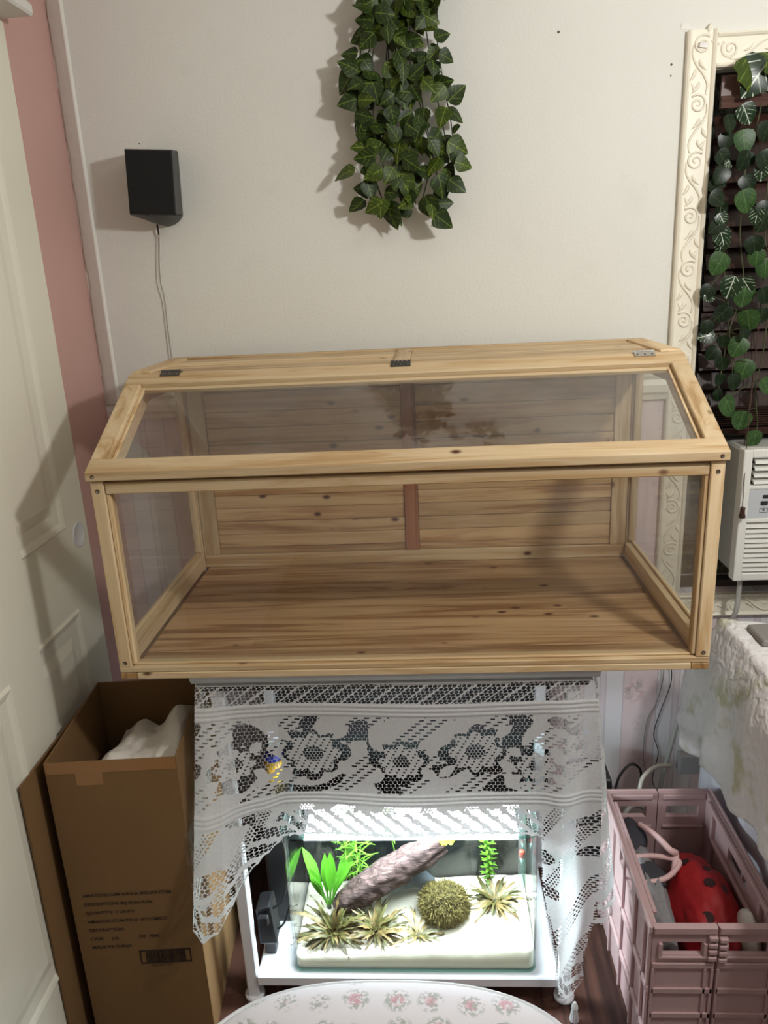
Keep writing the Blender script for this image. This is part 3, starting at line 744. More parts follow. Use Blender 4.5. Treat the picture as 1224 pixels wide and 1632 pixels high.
be = [G[0][i] for i in range(gx+1)]+[G[j][gx] for j in range(1, gy+1)]+[G[gy][i] for i in range(gx-1, -1, -1)]+[G[j][0] for j in range(gy-1, 0, -1)]
lo_ = [bm.verts.new((v.co.x, v.co.y, Z0+0.0062)) for v in be]
for k in range(len(be)): bm.faces.new([be[k], lo_[k], lo_[(k+1) % len(be)], be[(k+1) % len(be)]])
M_SAND = plain('white_sand', srgb(234, 226, 206), 0.9, vary=0.06, nscale=300, bump=0.3, bscale=700)
frombm('sand_bed', bm, M_SAND, aq, True)

# aquarium lamp: slim glowing bar above the tank
al = thing('aquarium_light', 'slim glowing white light bar above the fish tank behind the lace', 'light', (0.57, 0.16, 0.50))
board('housing', 0.30, 0.84, 0.10, 0.23, 0.516, 0.526, plain('dark_lamp_housing', srgb(34, 34, 36), 0.5), al, 0.003)
t = NT('glowing_diffuser'); t.b.inputs['Emission Color'].default_value = (0.90, 0.94, 1.0, 1); t.b.inputs['Emission Strength'].default_value = 4.5
board('diffuser', 0.306, 0.834, 0.104, 0.226, 0.490, 0.5155, t.m, al, 0.004)
for x0 in (0.31, 0.815): board('bracket', x0, x0+0.012, 0.09, 0.098, 0.467, 0.522, plain('clear_bracket', srgb(210, 220, 222), 0.2), al, 0.001)
ad = bpy.data.lights.new('tank_led', 'AREA'); ad.shape = 'RECTANGLE'; ad.size = 0.50; ad.size_y = 0.11; ad.energy = 16; ad.color = (0.84, 0.88, 1.0)
ao = bpy.data.objects.new('tank_led', ad); link(ao, al); ao.location = (0.57, 0.165, 0.4885)

# leaves ---------------------------------------------------------------
def leafmesh(name, outline, cup, mat, curl=0.0):
    """outline: half outline [(w, t)] from base to tip, unit length"""
    V = []; Fc = []; n = len(outline)
    for w, t_ in outline:
        zc = -curl*t_*t_
        V += [(-w, t_, cup*w+zc), (0, t_, zc), (w, t_, cup*w+zc)]
    for i in range(n-1):
        a, b = 3*i, 3*i+3
        Fc += [(a, a+1, b+1, b), (a+1, a+2, b+2, b+1)]
    me = bpy.data.meshes.new(name); me.from_pydata(V, [], Fc); me.update()
    me.polygons.foreach_set('use_smooth', [True]*len(me.polygons)); me.materials.append(mat); return me
IVYO = [(0.16, -0.10), (0.40, 0.02), (0.50, 0.18), (0.46, 0.36), (0.36, 0.55), (0.22, 0.76), (0.10, 0.90), (0.005, 1.0)]
RNDO = [(0.20, -0.10), (0.44, 0.0), (0.54, 0.2), (0.52, 0.42), (0.46, 0.62), (0.34, 0.8), (0.16, 0.94), (0.005, 1.0)]
BLADE = [(0.03, 0), (0.075, 0.2), (0.095, 0.45), (0.08, 0.7), (0.045, 0.9), (0.003, 1.0)]
SWORD = [(0.015, 0), (0.02, 0.25), (0.075, 0.45), (0.10, 0.66), (0.07, 0.85), (0.004, 1.0)]
NEEDLE = [(0.03, 0), (0.05, 0.4), (0.035, 0.8), (0.003, 1.0)]
def frame(base, tip, nrm, size=None, roll=0.0):
    base, tip = Vector(base), Vector(tip); yv = (tip-base); L = yv.length if size is None else size; yv.normalize()
    xv = yv.cross(Vector(nrm))
    if xv.length < 1e-3: xv = yv.cross(Vector((1, 0.2, 0.1)))
    xv.normalize(); zv = xv.cross(yv)
    M = Matrix.Identity(4)
    for i in range(3): M[i][0] = xv[i]*L; M[i][1] = yv[i]*L; M[i][2] = zv[i]*L; M[i][3] = base[i]
    return M @ Matrix.Rotation(roll, 4, 'Y')
def place(me, name, parent, base, tip, nrm, size=None, roll=0.0):
    return inst(me, name, parent, frame(base, tip, nrm, size, roll))
R = random.Random(11)
def arc_leaf_mesh(name, outline, mat, droop):
    return leafmesh(name, outline, 0.15, mat, droop)

M_CRYPT = [plain('brown_crypt_leaf', srgb(112, 96, 56), 0.5, vary=0.3, nscale=3), plain('olive_crypt_leaf', srgb(78, 76, 36), 0.5, vary=0.3, nscale=3)]
def wavy(name, mat, curl, wid, ph):
    V = []; Fc = []; n = 11
    for i in range(n):
        t_ = i/(n-1); w = wid*math.sin(math.pi*min(1, 0.12+0.88*t_))**0.8*(1-0.25*t_)+0.002
        sx_ = 0.06*math.sin(t_*4+ph)*t_; zc = 0.25*t_*(1-t_)-curl*t_*t_; rf = 0.03*math.sin(t_*17+ph)
        V += [(-w+sx_, t_, zc+0.25*w+rf), (sx_, t_, zc), (w+sx_, t_, zc+0.25*w-rf)]
    for i in range(n-1):
        a, b = 3*i, 3*i+3; Fc += [(a, a+1, b+1, b), (a+1, a+2, b+2, b+1)]
    me = bpy.data.meshes.new(name); me.from_pydata(V, [], Fc); me.update(); me.polygons.foreach_set('use_smooth', [True]*len(me.polygons)); me.materials.append(mat); return me
CR = [wavy('crypt_leaf', mt, dr, 0.062, ph) for mt in M_CRYPT for dr, ph in ((0.1, 0.3), (0.35, 2.0), (0.5, 4.0))]
def rosette(name, label, cx_, cy_, n, lo_len, hi_len, meshes, elev=(5, 70), cat='water plant', group=None):
    c = Vector((cx_, cy_, sandz(cx_, cy_)-0.002))
    P = thing(name, label, cat, c, group)
    bm = bmesh.new(); tube(bm, [c, c+Vector((0, 0, 0.012))], [0.006, 0.004], 8); frombm('root_stem', bm, M_VINED, P)
    for i in range(n):
        a = i*2.4+R.uniform(-.4, .4); e = math.radians(R.uniform(*elev)); L = R.uniform(lo_len, hi_len)
        d = Vector((math.cos(a)*math.cos(e), math.sin(a)*math.cos(e), math.sin(e)))
        b = c+Vector((0.004*math.cos(a), 0.004*math.sin(a), 0.010))
        tip = b+d*L
        tip.y = min(max(tip.y, Y0+0.012), Y1-0.012); tip.x = min(max(tip.x, X0+0.012), X1-0.012)
        tip.z = min(max(tip.z, sandz(tip.x, tip.y)+0.008), 0.43)
        b2 = tip-b; L = b2.length
        place(R.choice(meshes), 'leaf', P, b, tip, Vector((0, 0, 1))+Vector((R.uniform(-.4, .4), R.uniform(-.6, .1), 0)), L)
    return P
rosette('crypt_plant', 'bushy brown water plant at the near corner of the fish tank', 0.372, 0.112, 95, 0.05, 0.105, CR, (3, 75))
rosette('crypt_plant', 'pale brown water plant with curled leaves in front of the driftwood', 0.475, 0.115, 70, 0.045, 0.095, CR, (3, 70))
rosette('crypt_plant', 'low olive water plant beside the round moss clump', 0.580, 0.100, 22, 0.04, 0.075, CR, (3, 35))
rosette('crypt_plant', 'spreading brown water plant at the far end behind the moss', 0.770, 0.195, 55, 0.045, 0.095, CR, (2, 40))
M_SW = plain('bright_green_sword_leaf', srgb(76, 140, 34), 0.4, vary=0.12, nscale=2)
SWM = [leafmesh('sword_leaf', SWORD, 0.2, M_SW, d) for d in (0.05, 0.2)]
rosette('sword_plant', 'bright green broad-leaved sword plant behind the brown water plant', 0.352, 0.20, 9, 0.12, 0.19, SWM, (60, 86))
M_ST = plain('bright_green_stem_leaf', srgb(92, 142, 42), 0.4, vary=0.12, nscale=2); M_ST2 = plain('yellow_green_leaf', srgb(150, 172, 50), 0.4, vary=0.1, nscale=2)
NDM = leafmesh('needle_leaf', NEEDLE, 0.1, M_ST, 0.25); NDM2 = leafmesh('needle_leaf_short', [(w*3, t_) for w, t_ in NEEDLE], 0.1, M_ST, 0.2)
def stemplant(label, x, y, ztop, L, me, step=0.016, per=4, zfrom=None):
    zb = sandz(x, y); c = Vector((x, y, zb)); P = thing('stem_plant', label, 'water plant', c)
    pts = [c+Vector((0.008*math.sin(k*1.1), 0.006*math.cos(k), (ztop-zb)*k/5)) for k in range(6)]
    tubeobj('stem', pts, 0.0016, M_ST, P, 5, 3)
    z = zfrom if zfrom else zb+0.03; k = 0
    while z < ztop:
        f = (z-zb)/(ztop-zb)*5; i = min(int(f), 4); b = pts[i].lerp(pts[i+1], f-i)
        for j in range(per):
            a = j*2*math.pi/per+k*0.7; d = Vector((math.cos(a), math.sin(a), R.uniform(0.15, 0.6))).normalized(); l = L*R.uniform(0.8, 1.1)
            tp = b+d*l; tp.y = min(tp.y, Y1-0.01)
            place(me, 'leaf', P, b, tp, (0, 0, 1), l)
        z += step; k += 1
    return P
stemplant('tall feathery green stem plant standing behind the sword plant', 0.425, 0.245, 0.375, 0.050, NDM, 0.018, 5)
stemplant('thin yellow-green stem plant tip close beside the feathery plant', 0.395, 0.262, 0.345, 0.032, NDM, 0.014, 5)
stemplant('narrow-leaved green stem plant rising behind the middle of driftwood', 0.515, 0.262, 0.395, 0.045, NDM, 0.016, 5, 0.30)
stemplant('tall short-leaved green stem plant standing behind the moss', 0.752, 0.240, 0.405, 0.024, NDM2, 0.009, 4)
# driftwood
def lump(name, path, radii, mat, parent=None, amp=0.25, fr=40, sides=16, n=8, flat=0.8, ridge=0.0):
    P = smoothpath(path, n); rs = np.interp(np.linspace(0, 1, len(P)), np.linspace(0, 1, len(radii)), radii)
    bm = bmesh.new(); tube(bm, P, [float(r) for r in rs], sides, True, flat)
    for v in bm.verts:
        d = noise.noise(v.co*fr)*amp+noise.noise(v.co*fr*2.7)*amp*0.5
        i = min(range(len(P)), key=lambda i: (P[i]-v.co).length_squared)
        r = v.co-P[i]; v.co = P[i]+r*(1+d+ridge*math.sin(8*math.atan2(r.z, r.y)))
    return frombm(name, bm, mat, parent, True)
def barkmat():
    t = NT('driftwood_bark'); t.set(Roughness=0.85)
    tc = t.n.new('ShaderNodeTexCoord'); mp = t.n.new('ShaderNodeMapping'); mp.inputs['Rotation'].default_value = (0, 0.55, 0); mp.inputs['Scale'].default_value = (12, 90, 90)
    t.l(tc.outputs['Object'], mp.inputs[0]); n = t.noise(mp.outputs[0], 1.0, 5, 0.65, 1.0)
    t.l(t.ramp(n, [(0.32, srgb(30, 22, 20)), (0.5, srgb(74, 56, 52)), (0.68, srgb(118, 96, 90))]).outputs[0], t.b.inputs['Base Color'])
    t.bump(n, 0.8, 0.006); return t.m
M_BARK = barkmat()
dw = lump('driftwood', [(0.375, 0.165, 0.155), (0.43, 0.18, 0.185), (0.50, 0.195, 0.225), (0.57, 0.205, 0.270), (0.62, 0.21, 0.302), (0.675, 0.215, 0.330)],
          [0.024, 0.042, 0.050, 0.043, 0.029, 0.006], M_BARK, None, 0.17, 30, 30, 16, 0.8, 0.05)
tag(dw, 'dark brown driftwood log leaning up through the fish tank', 'driftwood')
dw2 = lump('branch', [(0.56, 0.195, 0.235), (0.61, 0.20, 0.262), (0.655, 0.205, 0.292)], [0.016, 0.015, 0.004], M_BARK, dw, 0.25, 40, 14, 6)
# anubias cluster at the tip of the wood
cl = thing('epiphyte_plant', 'small yellow-green round-leaved plant clinging to the driftwood tip', 'water plant', (0.655, 0.205, 0.325))
RNM = leafmesh('round_leaf', RNDO, 0.2, M_ST2, 0.2)
for k in range(16):
    b = Vector((0.655+R.uniform(-.022, .022), 0.200+R.uniform(-.01, .01), 0.326+R.uniform(-.008, .010))); d = Vector((R.uniform(-1, 1), R.uniform(-1, .2), R.uniform(0.2, 1))).normalized()
    place(RNM, 'leaf', cl, b, b+d*0.014, (0, -1, 0.5), 0.014)
bm = bmesh.new(); tube(bm, [(0.635, 0.207, 0.322), (0.655, 0.205, 0.330), (0.676, 0.208, 0.333)], 0.003, 6); frombm('rhizome', bm, M_ST, cl)
# dark stone and moss
st = lump('stone', [(0.50, 0.235, 0.15), (0.55, 0.238, 0.185), (0.615, 0.24, 0.16)], [0.02, 0.045, 0.02], plain('grey_stone', srgb(96, 104, 108), 0.8, vary=0.35, nscale=40, bump=0.5, bscale=60), None, 0.25, 25, 16, 6, 0.7)
tag(st, 'grey rock under the driftwood beside the moss clump', 'rock')
def moss(c, rx, ry, rz, n):
    P = thing('moss_clump', 'fluffy olive brown round moss clump on white sand', 'moss', (c[0], c[1], c[2]-rz*0.8))
    bm = bmesh.new(); bmesh.ops.create_icosphere(bm, subdivisions=3, radius=1)
    for v in bm.verts: k = 1+0.12*noise.noise(v.co*3); v.co = Vector((c[0]+v.co.x*rx*k*0.93, c[1]+v.co.y*ry*k*0.93, c[2]+v.co.z*rz*k*0.93))
    frombm('core', bm, plain('moss_core', srgb(62, 58, 26), 0.9, vary=0.4, nscale=90), P, True)
    rng = np.random.default_rng(5); V = []; Fc = []
    for i in range(n):
        d = rng.normal(size=3); d /= np.linalg.norm(d)
        k = 1+0.12*noise.noise(Vector(d)*3); b = np.array(c)+d*np.array([rx, ry, rz])*k*0.93
        t1 = d*0.5+rng.normal(size=3)*0.55; t1 /= np.linalg.norm(t1); s = np.cross(t1, rng.normal(size=3)); s /= np.linalg.norm(s)
        L = rng.uniform(0.007, 0.016); w = 0.0007; i0 = len(V)
        V += [b-s*w, b+s*w, b+t1*L*0.5+s*w*1.3+d*0.001, b+t1*L+d*0.002-np.array([0, 0, 0.002]), b+t1*L*0.5-s*w*1.3+d*0.001]
        Fc.append((i0, i0+1, i0+2, i0+3, i0+4))
    o = mesh('fronds', V, Fc, plain('moss_frond', srgb(110, 100, 52), 0.8, vary=0.45, nscale=70), P); o['kind'] = 'stuff'
moss((0.643, 0.160, 0.172), 0.060, 0.05, 0.050, 5200)
# glass tube with red band; the slimmer second one is built as its reflection
for i, (u, lab) in enumerate(((837, 'thicker glass floating tube with red band near the tank corner'), (852, 'slimmer copy of the red-banded tube built as its reflection in the tank wall'))):
    p = at(u, 1362, y=0.17+0.05*i); x = min(p.x, X1-0.022+0.008*i); p = Vector((x, p.y, 0.0))
    tb_ = thing('tube_and_reflection', lab, 'glass tube', (p.x, p.y, 0.25)); r = 0.0085-0.003*i
    bm = bmesh.new(); tube(bm, [(p.x, p.y, z) for z in (0.205, 0.212, 0.225, 0.43)], [0.001, r*0.8, r, r], 14); frombm('tube', bm, GLASS_EDGE, tb_, True)
    bm = bmesh.new(); tube(bm, [(p.x, p.y, z) for z in (0.300, 0.302, 0.318, 0.320)], [r*0.5, r*0.8, r*0.8, r*0.5], 12); frombm('red_band', bm, plain('red_band', srgb(206, 62, 40), 0.4), tb_, True)
    bm = bmesh.new(); tube(bm, [(p.x, p.y, z) for z in (0.278, 0.296, 0.2995)], [0.0005, r*0.6, r*0.5], 12); frombm('white_tip', bm, plain('white_tip', srgb(236, 236, 236), 0.4), tb_, True)

# power adapter and cables beside the tank
ps = thing('power_adapter', 'black power adapter block with thick cable behind the table leg', 'adapter', (0.212, 0.12, 0.0775))
bm = bmesh.new(); hexa(bm, [(0.198, 0.075, 0.130), (0.240, 0.080, 0.126), (0.240, 0.135, 0.130), (0.198, 0.135, 0.130), (0.196, 0.075, 0.232), (0.232, 0.080, 0.238), (0.232, 0.135, 0.238), (0.196, 0.135, 0.232)], 0.006, 2)
frombm('block', bm, M_BLACK, ps)
board('socket', 0.203, 0.228, 0.064, 0.0775, 0.195, 0.222, M_BLACK, ps, 0.003)
tubeobj('cable', [(0.232, 0.10, 0.215), (0.258, 0.11, 0.235), (0.268, 0.13, 0.30), (0.262, 0.15, 0.35), (0.245, 0.17, 0.39), (0.23, 0.19, 0.42)], 0.0035, M_BLACK, ps)
tubeobj('cable', [(0.236, 0.11, 0.14), (0.258, 0.12, 0.165), (0.272, 0.15, 0.22), (0.272, 0.20, 0.27)], 0.0025, M_BLACK, ps)
board('foot', 0.204, 0.230, 0.10, 0.13, 0.0772, 0.130, M_BLACK, ps, 0.002)
fb = thing('canister_filter', 'black filter box standing behind the adapter beside the tank', 'filter', (0.215, 0.28, 0.0775))
board('body', 0.198, 0.262, 0.20, 0.40, 0.0775, 0.40, M_BLACK, fb, 0.008, 2); board('lid', 0.1965, 0.2635, 0.198, 0.402, 0.4005, 0.432, M_BLACK, fb, 0.006, 2)

fj = thing('food_jar', 'small yellow fish food jar with blue lid behind the lace', 'jar', (0.222, 0.30, 0.433))
bm = bmesh.new(); tube(bm, [(0.222, 0.30, z) for z in (0.4328, 0.436, 0.492, 0.495)], [0.020, 0.023, 0.023, 0.020], 18); frombm('jar', bm, plain('yellow_jar', srgb(206, 160, 40), 0.4), fj, True)
bm = bmesh.new(); tube(bm, [(0.222, 0.30, z) for z in (0.4955, 0.497, 0.512, 0.514)], [0.022, 0.0235, 0.0235, 0.021], 18); frombm('lid', bm, plain('blue_lid', srgb(30, 50, 150), 0.4), fj, True)
# ------------------------------------------------------------------ cardboard box
def cardmat(name, a, b):
    t = NT(name); t.set(Roughness=0.75); t.b.inputs['Specular IOR Level'].default_value = 0.2
    v = t.coords((1, 1, 1)); n = t.noise(v, 5, 3); n2 = t.noise(t.coords((300, 300, 4)), 1, 2)
    t.l(t.mix(t.math('ADD', t.math('MULTIPLY', n, 0.7), t.math('MULTIPLY', n2, 0.3)), a, b), t.b.inputs['Base Color']); return t.m
M_CARD = cardmat('brown_cardboard', srgb(114, 86, 56), srgb(130, 100, 66))
M_TAPE = plain('brown_packing_tape', srgb(150, 108, 66), 0.25, vary=0.06, nscale=20)
BX, BY, BZ = -0.157, -0.072, 0.742; BW, BDp = 0.268, 0.330; BA = math.radians(4.0)
bxr = thing('cardboard_box', 'tall open brown cardboard carton with printed shipping text', 'box', (BX, BY, 0))
BM = Matrix.Translation(Vector((BX, BY, 0))) @ Matrix.Rotation(BA, 4, 'Z')
def cbox(name, x0, x1, y0, y1, z0, z1, mat, parent=None, bev=0.0006):
    bm = bmesh.new(); box(bm, x0, x1, y0, y1, z0, z1, bev); bm.transform(BM); return frombm(name, bm, mat, parent or bxr)
th = 0.004
fp = cbox('front_panel', 0, BW, 0, th, 0, BZ, M_CARD)
cbox('back_panel', 0, BW, BDp-th, BDp, 0, BZ, M_CARD)
cbox('side_panel', 0, th, th+0.0002, BDp-th-0.0002, 0, BZ, M_CARD); cbox('side_panel', BW-th, BW, th+0.0002, BDp-th-0.0002, 0, BZ, M_CARD)
cbox('bottom_panel', th, BW-th, th, BDp-th, 0.001, 0.006, M_CARD)
cbox('tape', 0.06, 0.115, -0.0006, -0.0001, BZ-0.055, BZ, M_TAPE, fp, 0)
cbox('tape', 0.002, BW-0.002, -0.0009, -0.0006, BZ-0.026, BZ+0.0004, M_TAPE, fp, 0)
def text_on_box(s, x, z, size, parent):
    cu = bpy.data.curves.new('print', 'FONT'); cu.body = s; cu.size = size; cu.offset = 0.00012
    o = bpy.data.objects.new('print_tmp', cu); COL.objects.link(o); bpy.context.view_layer.update()
    me = bpy.data.meshes.new_from_object(o.evaluated_get(bpy.context.evaluated_depsgraph_get())); bpy.data.objects.remove(o)
    me.transform(BM @ Matrix.Translation(Vector((x, -0.0012, z))) @ Matrix.Rotation(math.pi/2, 4, 'X'))
    me.materials.clear(); me.materials.append(M_INK); me.name = 'printed_line'
    return link(bpy.data.objects.new('printed_line', me), parent)
M_INK = plain('black_print_ink', srgb(40, 28, 20), 0.7)
lines = ['AMAZON.COM ASIN #: B0C5PR7Z5M', 'DESCRIPTION: Big Brass-Kylie', 'QUANTITY: 1 UNITS', 'AMAZON.COM PO #: 1F7ZGMDZ', 'DESTINATION:', 'CASE      j-6j              OF  7088', 'MADE IN CHINA']
for i, s in enumerate(lines): text_on_box(s, 0.028, 0.409-0.0232*i, 0.0115, fp)
bm = bmesh.new(); rb = random.Random(4); x = 0.129; q = -0.0011
for a in ((0.128, 0.240, 0.221, 0.2245), (0.128, 0.240, 0.2545, 0.258), (0.128, 0.1308, 0.221, 0.258), (0.2372, 0.240, 0.221, 0.258)): box(bm, a[0], a[1], q, -0.0001, a[2], a[3])
x = 0.141
while x < 0.226:
    w = rb.choice((0.0008, 0.0008, 0.0016, 0.0022)); box(bm, x, x+w, q, -0.0001, 0.2245, 0.2545); x += w+rb.choice((0.0009, 0.0014, 0.002))
bm.transform(BM); frombm('barcode', bm, M_INK, fp)
text_on_box('X003 9B2W1 R4T', 0.150, 0.2135, 0.006, fp)
# folded cardboard sheet between box and doors
bm = bmesh.new(); hexa(bm, [(-0.187, -0.125, 0), (-0.183, -0.125, 0), (-0.183, 0.20, 0), (-0.187, 0.20, 0), (-0.184, -0.125, 0.725), (-0.180, -0.125, 0.725), (-0.180, 0.20, 0.730), (-0.184, 0.20, 0.730)])
o = frombm('cardboard_sheet', bm, M_CARD); tag(o, 'flattened cardboard sheet standing between the tall carton and sliding door', 'cardboard')
# white cloth inside the box
def heightcloth(name, x0, x1, y0, y1, fz, mat, nx=40, ny=40, M=None, parent=None, thick=0.004):
    V = []; Fc = []
    for j in range(ny+1):
        for i in range(nx+1):
            u, v = i/nx, j/ny; p = Vector(fz(u, v, x0+(x1-x0)*u, y0+(y1-y0)*v)); V.append(M @ p if M else p)
    for j in range(ny):
        for i in range(nx):
            a = j*(nx+1)+i; Fc.append((a, a+1, a+nx+2, a+nx+1))
    o = mesh(name, V, Fc, mat, parent, True)
    md = o.modifiers.new('thickness', 'SOLIDIFY'); md.thickness = thick; return o
M_FLEECE = plain('white_fleece', srgb(222, 216, 206), 0.95, vary=0.06, nscale=60, bump=0.6, bscale=220, bdist=0.003)
def fz(u, v, x, y):
    h = 0.640+0.055*math.exp(-((u-0.22)/0.16)**2-((v-0.35)/0.35)**2)+0.085*math.exp(-((u-0.85)/0.33)**2-((v-0.55)/0.5)**2)
    h += 0.010*math.sin(u*13+v*5)+0.012*noise.noise(Vector((u*5, v*5, 1)))+0.004*noise.noise(Vector((u*15, v*15, 1)))
    return (x, y, min(h, 0.735) - 0.35*max(0, 0.06-min(u, v, 1-u, 1-v)))
o = heightcloth('fleece_blanket', 0.055, BW-0.007, 0.008, BDp-0.02, fz, M_FLEECE, M=BM)
tag(o, 'crumpled white fleece blanket stuffed in the open tall carton', 'blanket')
# clear wrap on the near corner of the box
bm = bmesh.new(); prev = None
for i in range(13):
    z = 0.56-0.02*i; k = 0.006*noise.noise(Vector((z*40, 0, 0)))
    row = [bm.verts.new(BM @ Vector(p)) for p in ((BW-0.008+2*k, -0.0025, z), (BW+0.0035+k, -0.0040-k, z), (BW+0.0035+k, 0.02, z), (BW+0.006+k, 0.06, z))]
    if prev:
        for j in range(3): bm.faces.new([prev[j], prev[j+1], row[j+1], row[j]])
    prev = row
frombm('plastic_wrap', bm, glassmat('shiny_clear_wrap', (0.96, 0.96, 0.96, 1), ior=1.5, smudge_haze=0.03, rough=0.08), bxr)

# ------------------------------------------------------------------ stool
def floralmat():
    t = NT('floral_print_fabric'); t.set(Roughness=0.7)
    v = t.coords()
    c = srgb(226, 224, 226)
    vo = t.add('ShaderNodeTexVoronoi'); vo.inputs['Scale'].default_value = 15; vo.inputs['Randomness'].default_value = 0.45; t.l(v, vo.inputs['Vector'])
    n = t.noise(v, 130, 3, 0.6)
    lf = t.math('MULTIPLY', t.ramp(vo.outputs['Distance'], [(0.30, (1, 1, 1, 1)), (0.42, (0, 0, 0, 1))]).outputs[0], t.ramp(n, [(0.49, (0, 0, 0, 1)), (0.53, (1, 1, 1, 1))]).outputs[0])
    pk = t.math('MULTIPLY', t.ramp(vo.outputs['Distance'], [(0.14, (1, 1, 1, 1)), (0.24, (0, 0, 0, 1))]).outputs[0], t.ramp(t.noise(v, 90, 3), [(0.40, (0, 0, 0, 1)), (0.5, (1, 1, 1, 1))]).outputs[0])
    cc = t.mix(t.math('MULTIPLY', lf, 0.75), c, srgb(150, 160, 148)); cc = t.mix(t.math('MULTIPLY', pk, 0.8), cc, srgb(204, 150, 158))
    t.l(cc, t.b.inputs['Base Color']); t.bump(t.noise(v, 500, 2), 0.15, 0.0006); return t.m
sl = thing('padded_stool', 'oval padded stool with pink floral fabric and white piping', 'stool', (0.535, -0.45, 0))
def seat_outline(a, b, n=72, e=2.5):
    out = []
    for k in range(n):
        th_ = 2*math.pi*k/n; c_, s_ = math.cos(th_), math.sin(th_)
        out.append((0.540+a*math.copysign(abs(c_)**(2/e), c_), -0.470+b*math.copysign(abs(s_)**(2/e), s_)))
    return out
M_FLORAL = floralmat(); SZ = 0.40
bm = bmesh.new(); rings = []
for k, (sc_, z) in enumerate(((0.965, SZ-0.075), (1.0, SZ-0.06), (1.0, SZ-0.010), (0.985, SZ+0.002), (0.94, SZ+0.010), (0.8, SZ+0.018), (0.5, SZ+0.024), (0.2, SZ+0.026))):
    rings.append([bm.verts.new((x, y, z)) for x, y in seat_outline(0.335*sc_, 0.205*sc_)])
for i in range(len(rings)-1):
    for k in range(72): bm.faces.new([rings[i][k], rings[i][(k+1) % 72], rings[i+1][(k+1) % 72], rings[i+1][k]])
bm.faces.new(rings[-1]); bm.faces.new(rings[0][::-1]); frombm('cushion', bm, M_FLORAL, sl, True)
bm = bmesh.new(); po = [Vector((x, y, SZ-0.004)) for x, y in seat_outline(0.337, 0.207)]; tube(bm, po+[po[0]], 0.0045, 8, False); frombm('piping', bm, M_WHITE, sl, True)
for dx in (-0.2, 0.2):
    for dy in (-0.11, 0.11):
        bm = bmesh.new(); tube(bm, [(0.54+dx, -0.47+dy, 0), (0.54+dx*0.95, -0.47+dy*0.95, SZ-0.074)], [0.014, 0.02], 12); frombm('leg', bm, M_WHITE, sl, True)

# ------------------------------------------------------------------ pink crate
M_PINK = plain('dusty_pink_plastic', srgb(188, 158, 158), 0.42, vary=0.03, nscale=6)
CX0, CX1, CY0, CY1, CZ = 1.056, 1.312, -0.125, 0.300, 0.388
cr = thing('folding_crate', 'dusty pink folding plastic crate with handle slots beside the table', 'crate', ((CX0+CX1)/2, (CY0+CY1)/2, 0))
def panel_grid(bm, us, zs, solid, emit):
    for i in range(len(us)-1):
        for j in range(len(zs)-1):
            if solid(i, j): emit(bm, us[i], us[i+1], zs[j], zs[j+1])
def endwall(yf, sgn):
    """short wall; yf = outer face, sgn=+1 inward is +y"""
    xm = (CX0+CX1)/2; out = []
    for (a, b) in ((CX0+0.0005, xm-0.0012), (xm+0.0012, CX1-0.0005)):
        bm = bmesh.new(); t_ = 0.010
        ya, yb = sorted((yf, yf+sgn*t_))
        us = [a+0.018, a+0.034, b-0.034, b-0.012]; us = [a, a+0.020, b-0.026, b]
        zs = [0.005, CZ-0.070, CZ-0.038, CZ]
        panel_grid(bm, us, zs, lambda i, j: not (i == 1 and j == 1), lambda m_, u0, u1, z0, z1: box(m_, u0, u1, ya, yb, z0, z1))
        bmesh.ops.remove_doubles(bm, verts=bm.verts, dist=1e-6)
        w = frombm('end_wall', bm, M_PINK, cr); out.append(w)
        # raised rim, slot frame and ribs
        y0_, y1_ = sorted((yf-sgn*0.006, yf-sgn*0.0002))
        bm = bmesh.new()
        box(bm, a+0.001, b-0.001, y0_, y1_, CZ-0.014, CZ+0.002, 0.0015)
        box(bm, a+0.012, b-0.018, y0_, y1_, CZ-0.076, CZ-0.0705, 0.001)
        box(bm, a+0.012, a+0.0198, y0_, y1_, CZ-0.0703, CZ-0.038, 0.001); box(bm, b-0.0258, b-0.018, y0_, y1_, CZ-0.0703, CZ-0.038, 0.001)
        for z in (0.30, 0.235, 0.17, 0.105, 0.04): box(bm, a+0.002, b-0.002, y0_+0.001, y1_, z-0.013, z, 0.001)
        for xx in (a+0.001, b-0.022, b-0.008): box(bm, xx, xx+0.006, y0_+0.001, y1_, 0.006, 0.286, 0.001)
        frombm('rib', bm, M_PINK, w)
        y2, y3 = sorted((yf+sgn*0.0102, yf+sgn*0.015))
        bm = bmesh.new(); box(bm, a+0.012, b-0.012, y2, y3, CZ-0.016, CZ-0.004, 0.001); box(bm, a+0.012, b-0.012, y2, y3, CZ-0.10, CZ-0.093, 0.001); frombm('inner_rib', bm, M_PINK, w)
    # interlocking teeth on the split
    for k in range(4):
        for s_ in (-1, 1):
            bm = bmesh.new(); zc = CZ-0.022-0.0165*k-0.004*(s_ > 0); x0_, x1_ = sorted((xm+s_*0.0015, xm+s_*0.019)); y0_, y1_ = sorted((yf-sgn*0.011, yf-sgn*0.0003))
            box(bm, x0_, x1_, y0_, y1_, zc-0.006, zc+0.005, 0.002); frombm('hinge_tooth', bm, M_PINK, out[0 if s_ < 0 else 1])
endwall(CY0, 1); endwall(CY1, -1)
